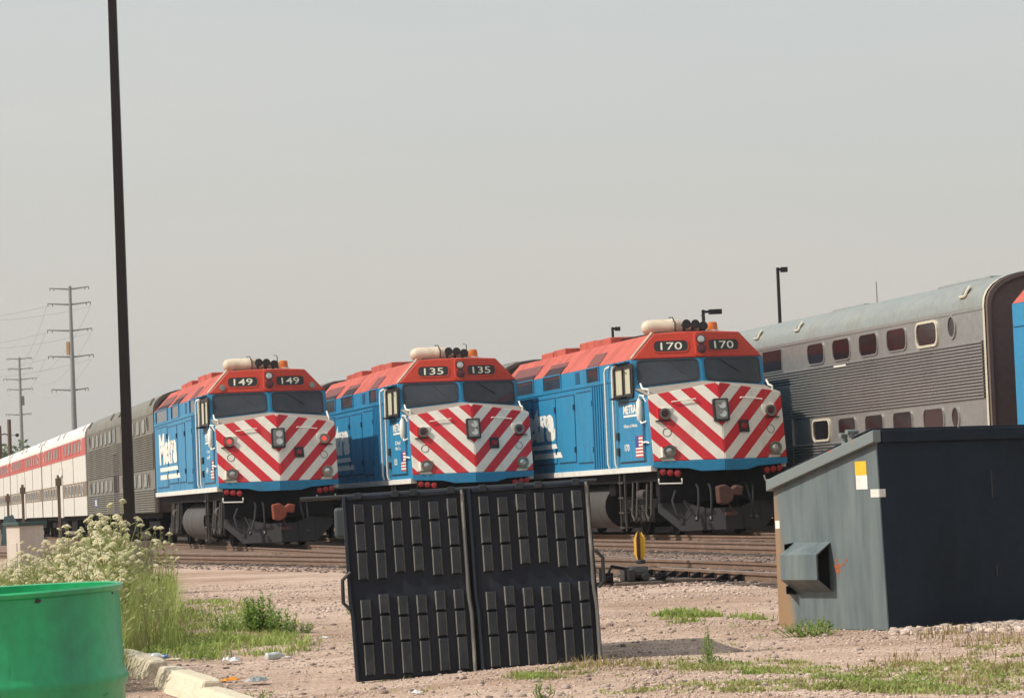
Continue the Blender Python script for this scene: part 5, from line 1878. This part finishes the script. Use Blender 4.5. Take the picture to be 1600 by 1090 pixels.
def by_tracks(X, Y):
    p = X * CT + Y * ST
    q = -X * ST + Y * CT
    dv = np.where(q < 44, P149, P149 - .137 * (q - 44))
    return (p > dv - 2.6) & (p < 21.5)
stones(26000, (36, 75), (.012, .038), name='ballast', cond=by_tracks, mat='ballast')

# ------------------------------------------------------------------ grass and weeds
def blades(n, px, hgt, wid, pos, name, mat, lean=.35):
    """grass blades: two-segment tapering leaves at the given ground points"""
    X, Y = pos
    n = len(X)
    h = hgt[0] + (hgt[1] - hgt[0]) * rng.random(n)
    a = rng.random(n) * 6.283
    l = rng.random(n) * lean + .05
    dx, dy = np.cos(a), np.sin(a)
    w = wid * (.6 + .8 * rng.random(n))
    sx, sy = -dy * w, dx * w
    z0 = vzg(X, Y) - .01
    V = np.zeros((n, 5, 3))
    V[:, 0] = np.stack([X - sx, Y - sy, z0], -1)
    V[:, 1] = np.stack([X + sx, Y + sy, z0], -1)
    mx, my, mz = X + dx * l * h * .35, Y + dy * l * h * .35, z0 + h * .6
    V[:, 2] = np.stack([mx + sx * .7, my + sy * .7, mz], -1)
    V[:, 3] = np.stack([mx - sx * .7, my - sy * .7, mz], -1)
    V[:, 4] = np.stack([X + dx * l * h, Y + dy * l * h, z0 + h * (1 - l * .3)], -1)
    b = (np.arange(n) * 5)[:, None]
    F = np.concatenate([b + np.array([[0, 1, 2]]), b + np.array([[0, 2, 3]]), b + np.array([[3, 2, 4]])])
    return np_mesh(name, V.reshape(-1, 3), F, mat)
def patch(n, cx, cy, rx, ry, clump=.0):
    """points in an ellipse given in picture pixels, put on the ground"""
    th = rng.random(n) * 6.283
    r = np.sqrt(rng.random(n))
    px = cx + rx * r * np.cos(th)
    py = cy + ry * r * np.sin(th)
    X, Y = [], []
    for a, b in zip(px, py):
        g = gnd(a, max(b, 860))
        X.append(g.x); Y.append(g.y)
    return np.array(X), np.array(Y)
def patches(lst):
    Xs, Ys = [], []
    for n, cx, cy, rx, ry in lst:
        x, y = patch(n, cx, cy, rx, ry)
        Xs.append(x); Ys.append(y)
    return np.concatenate(Xs), np.concatenate(Ys)
def tufts(lst, per, spread):
    """clumpy patches: a few tuft centres, each with blades round it"""
    Xs, Ys = [], []
    for n, cx, cy, rx, ry in lst:
        x, y = patch(n, cx, cy, rx, ry)
        k = rng.integers(per // 2, per * 3 // 2, n)
        x = np.repeat(x, k); y = np.repeat(y, k)
        Xs.append(x + rng.normal(0, spread, len(x))); Ys.append(y + rng.normal(0, spread, len(y)))
    return np.concatenate(Xs), np.concatenate(Ys)
# low weedy ground cover
blades(0, 0, (.03, .11), .006, tufts([(105, 320, 970, 115, 32), (40, 250, 995, 50, 22), (34, 410, 1000, 75, 14), (25, 300, 1012, 60, 8)], 34, .075), 'ground_weeds', M['grass_fresh'], 1.5)
blades(0, 0, (.02, .08), .006, tufts([(90, 330, 975, 120, 38)], 34, .08), 'ground_weeds', M['grass'], 1.5)
blades(0, 0, (.02, .09), .007, tufts([(22, 1085, 961, 54, 5), (5, 1165, 966, 28, 4), (4, 1042, 968, 12, 4), (3, 1075, 974, 20, 3)], 45, .055), 'ground_weeds', M['grass_fresh'], 1.5)
blades(0, 0, (.015, .055), .006, tufts([(66, 1450, 1064, 175, 26), (20, 1200, 1048, 110, 14), (12, 1060, 1044, 120, 8), (20, 1560, 1030, 60, 30), (24, 1250, 1085, 260, 8), (9, 860, 1055, 60, 6), (12, 1320, 1085, 60, 6), (8, 1115, 1046, 26, 6)], 46, .05), 'sparse_grass', M['grass'], 1.8)
blades(0, 0, (.015, .055), .006, tufts([(36, 1440, 1068, 170, 20), (12, 1200, 1050, 110, 12), (8, 820, 1058, 40, 4), (10, 1380, 1080, 60, 10)], 50, .042), 'sparse_grass', M['grass_fresh'], 1.8)
blades(0, 0, (.03, .10), .004, tufts([(26, 1520, 1003, 90, 14), (22, 1480, 1050, 130, 25), (9, 960, 1046, 60, 6), (20, 250, 985, 60, 30)], 18, .07), 'dry_grass', M['grass_dry'], 1.0)
blades(0, 0, (.015, .045), .005, tufts([(60, 850, 1070, 500, 25), (30, 600, 1000, 120, 50), (30, 1150, 1000, 140, 35)], 9, .035), 'sparse_grass', M['grass'], 1.5)
# tall grass in the flower clump
def clump_points(n):
    Y = 20 + 22 * rng.random(n)
    pxl = -30 + 290 * rng.random(n)
    pxl = np.where((pxl > 165) & (rng.random(n) < .45), pxl * .62, pxl)
    Y = np.where((pxl > 175) & (Y < 25.5), Y + 9, Y)
    X = (pxl - 800) / FPX * Y
    return X, Y
def clump_height(px):
    """how tall the weeds stand, by where they are across the clump"""
    if px < 70:
        return .68 + .10 * px / 70
    if px < 165:
        return .78 + .28 * (px - 70) / 95
    return max(.40, 1.0 - .52 * (px - 165) / 50)
X, Y = clump_points(22000)
blades(0, 0, (.16, .56), .0030, (X, Y), 'tall_grass', M['grass_fresh'], .7)
X, Y = clump_points(9000)
blades(0, 0, (.15, .62), .0028, (X, Y), 'tall_grass', M['grass'], .7)
x, y = patches([(900, 228, 955, 22, 30), (250, 212, 992, 14, 12)])
blades(0, 0, (.08, .34), .003, (x, y), 'tall_grass', M['grass_fresh'], .9)
x, y = patches([(250, 228, 958, 24, 34), (110, 225, 1000, 24, 12)])
blades(0, 0, (.10, .40), .004, (x, y), 'dry_grass', M['grass_dry'], .6)

def carrot_proto(seed, heads, h):
    r = random.Random(seed)
    T = thing('wild_carrot', 'white-flowered wild carrot in the tall weed clump behind the green drum', 'wildflower', (0, 0, 0), 0, 'wild carrots around the light pole footing')
    st = MB()
    lf = MB()
    tips = []
    for i in range(heads):
        a = r.uniform(0, 6.28)
        sp = r.uniform(.03, .22) if i else .03
        hh = h * (r.uniform(.72, 1.0) if i else 1.0)
        top = Vector((math.cos(a) * sp, math.sin(a) * sp, hh))
        fork = Vector((top.x * .15, top.y * .15, hh * r.uniform(.3, .55)))
        st.tube([(0, 0, -.02), fork, top * .8 + fork * .2, top], .0035, 4)
        tips.append(top)
        for k in range(7):
            t = r.uniform(.15, .8)
            p = fork.lerp(top, t) if r.random() > .4 else Vector((0, 0, 0)).lerp(fork, t + .1)
            b = r.uniform(0, 6.28)
            d = Vector((math.cos(b), math.sin(b), .5)) * r.uniform(.06, .16)
            s_ = Vector((-math.sin(b), math.cos(b), 0)) * .0045
            for m_ in range(3):
                q_ = p + d * (.4 + .3 * m_)
                lf.add([p, q_ + s_ * (1 + m_), q_ + d * .3, q_ - s_ * (1 + m_)], [(0, 1, 2), (0, 2, 3)])
    st.v += lf.v and []
    base = len(st.v)
    st.v += lf.v
    st.f += [tuple(base + i for i in f) for f in lf.f]
    st.m += [0] * len(lf.f)
    st.build('stem', M['stem'], T)
    for tp in tips:
        m = MB()
        rad = r.uniform(.022, .048)
        tiltx, tilty = r.uniform(-.3, .3), r.uniform(-.3, .3)
        for k in range(64):
            rr = rad * math.sqrt(r.random())
            b = r.uniform(0, 6.28)
            x_, y_ = rr * math.cos(b), rr * math.sin(b)
            z_ = .024 * (1 - (rr / rad) ** 2) + tiltx * x_ + tilty * y_ + r.uniform(-.003, .003)
            c = tp + Vector((x_, y_, z_))
            s_ = r.uniform(.006, .010)
            n_ = r.uniform(0, 1)
            m.add([c + Vector((s_ * math.cos(n_ + j * 1.2566), s_ * math.sin(n_ + j * 1.2566), r.uniform(-.003, .003))) for j in range(5)] + [c + Vector((0, 0, .005))], [(j, (j + 1) % 5, 5) for j in range(5)])
        for k in range(6):
            b = k * 1.047
            m.add([tp - Vector((0, 0, .02)), tp + Vector((rad * .8 * math.cos(b), rad * .8 * math.sin(b), 0)), tp + Vector((rad * .8 * math.cos(b + .25), rad * .8 * math.sin(b + .25), 0))], [(0, 1, 2)])
        m.build('flower_head', M['umbel'], T)
    return T
protos = [carrot_proto(100 + i, hd, hh) for i, (hd, hh) in enumerate(((3, 1.0), (4, .9), (2, 1.1), (5, .85), (3, .75), (4, 1.0)))]
spots = []
rr_ = random.Random(5)
for i in range(215):
    px = rr_.uniform(-10, 250)
    Y = rr_.uniform(20 if px < 170 else 25.5, 39)
    if px > 165 and rr_.random() < .5:
        px = rr_.uniform(20, 165)
    spots.append((px, Y, clump_height(px) * rr_.uniform(.72, 1.08)))
for px, Y, sc in ((203, 31, .98), (233, 30, .95), (150, 30, 1.18), (165, 31, 1.12), (178, 33, 1.1), (246, 36, 1.0), (213, 26, .8), (95, 30, 1.0), (120, 31, 1.05), (138, 28, 1.0), (222, 38, .9), (262, 34, .8)):
    spots.append((px, Y, sc))
for i, (px, Y, sc) in enumerate(spots):
    o = protos[i] if i < len(protos) else copytree(protos[i % len(protos)])
    X = (px - 800) / FPX * Y
    o.location = (X, Y, zg(X, Y))
    o.rotation_euler = (rr_.uniform(-.08, .08), rr_.uniform(-.08, .08), rr_.uniform(0, 6.28))
    o.scale = (sc, sc, sc)
    if px < 75:
        o['label'] = 'low white-flowered wild carrot between the left border and the pale utility cabinet'
    elif px < 165:
        o['label'] = 'white-flowered wild carrot in the thick of the clump left of the light pole'
    else:
        o['label'] = 'white-flowered wild carrot standing around the footing of the light pole'

def leafy_weed(px, py, h, spread, stems, label, seed, name='leafy_weed', leafs=.03):
    g = gnd(px, py, 0)
    g.z = zg(g.x, g.y)
    r = random.Random(seed)
    T = thing(name, label, 'weed', g, 0)
    st, lf = MB(), MB()
    for i in range(stems):
        a = r.uniform(0, 6.28)
        rb = spread * math.sqrt(r.random())
        base = Vector((math.cos(a) * rb * .6, math.sin(a) * rb * .6, -.01))
        hh = h * (1 - .55 * (rb / spread) ** 2) * r.uniform(.75, 1.05)
        top = base + Vector((math.cos(a) * rb * .5, math.sin(a) * rb * .5, hh))
        mid = base.lerp(top, .5) + Vector((r.uniform(-.02, .02), r.uniform(-.02, .02), 0))
        st.tube([base, mid, top], .003, 4)
        nl = int(hh / .011)
        for k in range(nl):
            t = .1 + .9 * k / nl
            p = base.lerp(mid, t * 2) if t < .5 else mid.lerp(top, t * 2 - 1)
            b = r.uniform(0, 6.28)
            d = Vector((math.cos(b), math.sin(b), r.uniform(.1, .9))).normalized() * leafs * r.uniform(.7, 1.4) * (1.15 - .5 * t)
            s_ = Vector((-math.sin(b), math.cos(b), 0)) * d.length * .22
            lf.add([p, p + d * .5 + s_, p + d, p + d * .5 - s_], [(0, 1, 2, 3)])
    st.build('stem', M['stem'], T)
    lf.build('foliage', M['leaf'], T)
    return T
leafy_weed(408, 985, .40, .20, 30, 'tallest bushy green weed on the gravel left of the black lids', 1, leafs=.06)
leafy_weed(444, 985, .27, .15, 18, 'smaller bushy weed just right of the tallest one', 2, leafs=.05)
leafy_weed(468, 984, .14, .16, 14, 'low spreading weed at the right end of the green patch', 3, leafs=.04)
leafy_weed(352, 985, .22, .16, 20, 'mid-height green weed in the middle of the green patch', 4, leafs=.045)
leafy_weed(310, 1003, .12, .12, 14, 'low green weed at the front of the patch near the concrete wheel stops', 5, leafs=.04)
leafy_weed(232, 1018, .14, .10, 14, 'small green weed just behind the concrete wheel stops', 6, leafs=.035)
leafy_weed(1107, 1038, .23, .05, 8, 'single upright weed in the shadow right of the black lids', 7, leafs=.035)
leafy_weed(1110, 1042, .09, .11, 12, 'low round weed at the foot of the single upright weed', 8, leafs=.035)
leafy_weed(405, 1075, .07, .14, 14, 'small dark weed by the clear plastic scrap at the bottom border', 9, leafs=.03)
leafy_weed(850, 1088, .12, .06, 10, 'small green weed at the bottom border below the black lids', 10, leafs=.03)
leafy_weed(1265, 998, .15, .26, 34, 'green tuft at the foot of the grey dumpster', 11, leafs=.04)
leafy_weed(1283, 994, .17, .08, 10, 'taller grassy sprig against the grey dumpster side', 12, leafs=.05)
leafy_weed(1240, 992, .08, .12, 12, 'low brownish weed at the rusty corner of the dumpster', 13, leafs=.03)
leafy_weed(1420, 1076, .07, .20, 18, 'dark green weed in front of the dumpster at the lower right', 14, leafs=.03)
leafy_weed(547, 958, .10, .06, 8, 'tiny weed at the left edge of the black lids', 15, leafs=.03)

# ------------------------------------------------------------------ summer haze
def build_haze():
    m = bpy.data.materials.new('pale_air')
    m.use_nodes = True
    nt = m.node_tree
    for n in list(nt.nodes):
        nt.nodes.remove(n)
    o = nt.nodes.new('ShaderNodeOutputMaterial')
    v = nt.nodes.new('ShaderNodeVolumePrincipled')
    v.inputs['Color'].default_value = (0.88, 0.90, 0.93, 1)
    v.inputs['Density'].default_value = 0.0002
    v.inputs['Anisotropy'].default_value = 0.2
    nt.links.new(v.outputs[0], o.inputs['Volume'])
    ob = MB().box(-2600, 2600, -400, 4200, -1.2, 48).build('haze', m)
    ob['kind'] = 'stuff'
build_haze()

bpy.context.view_layer.update()
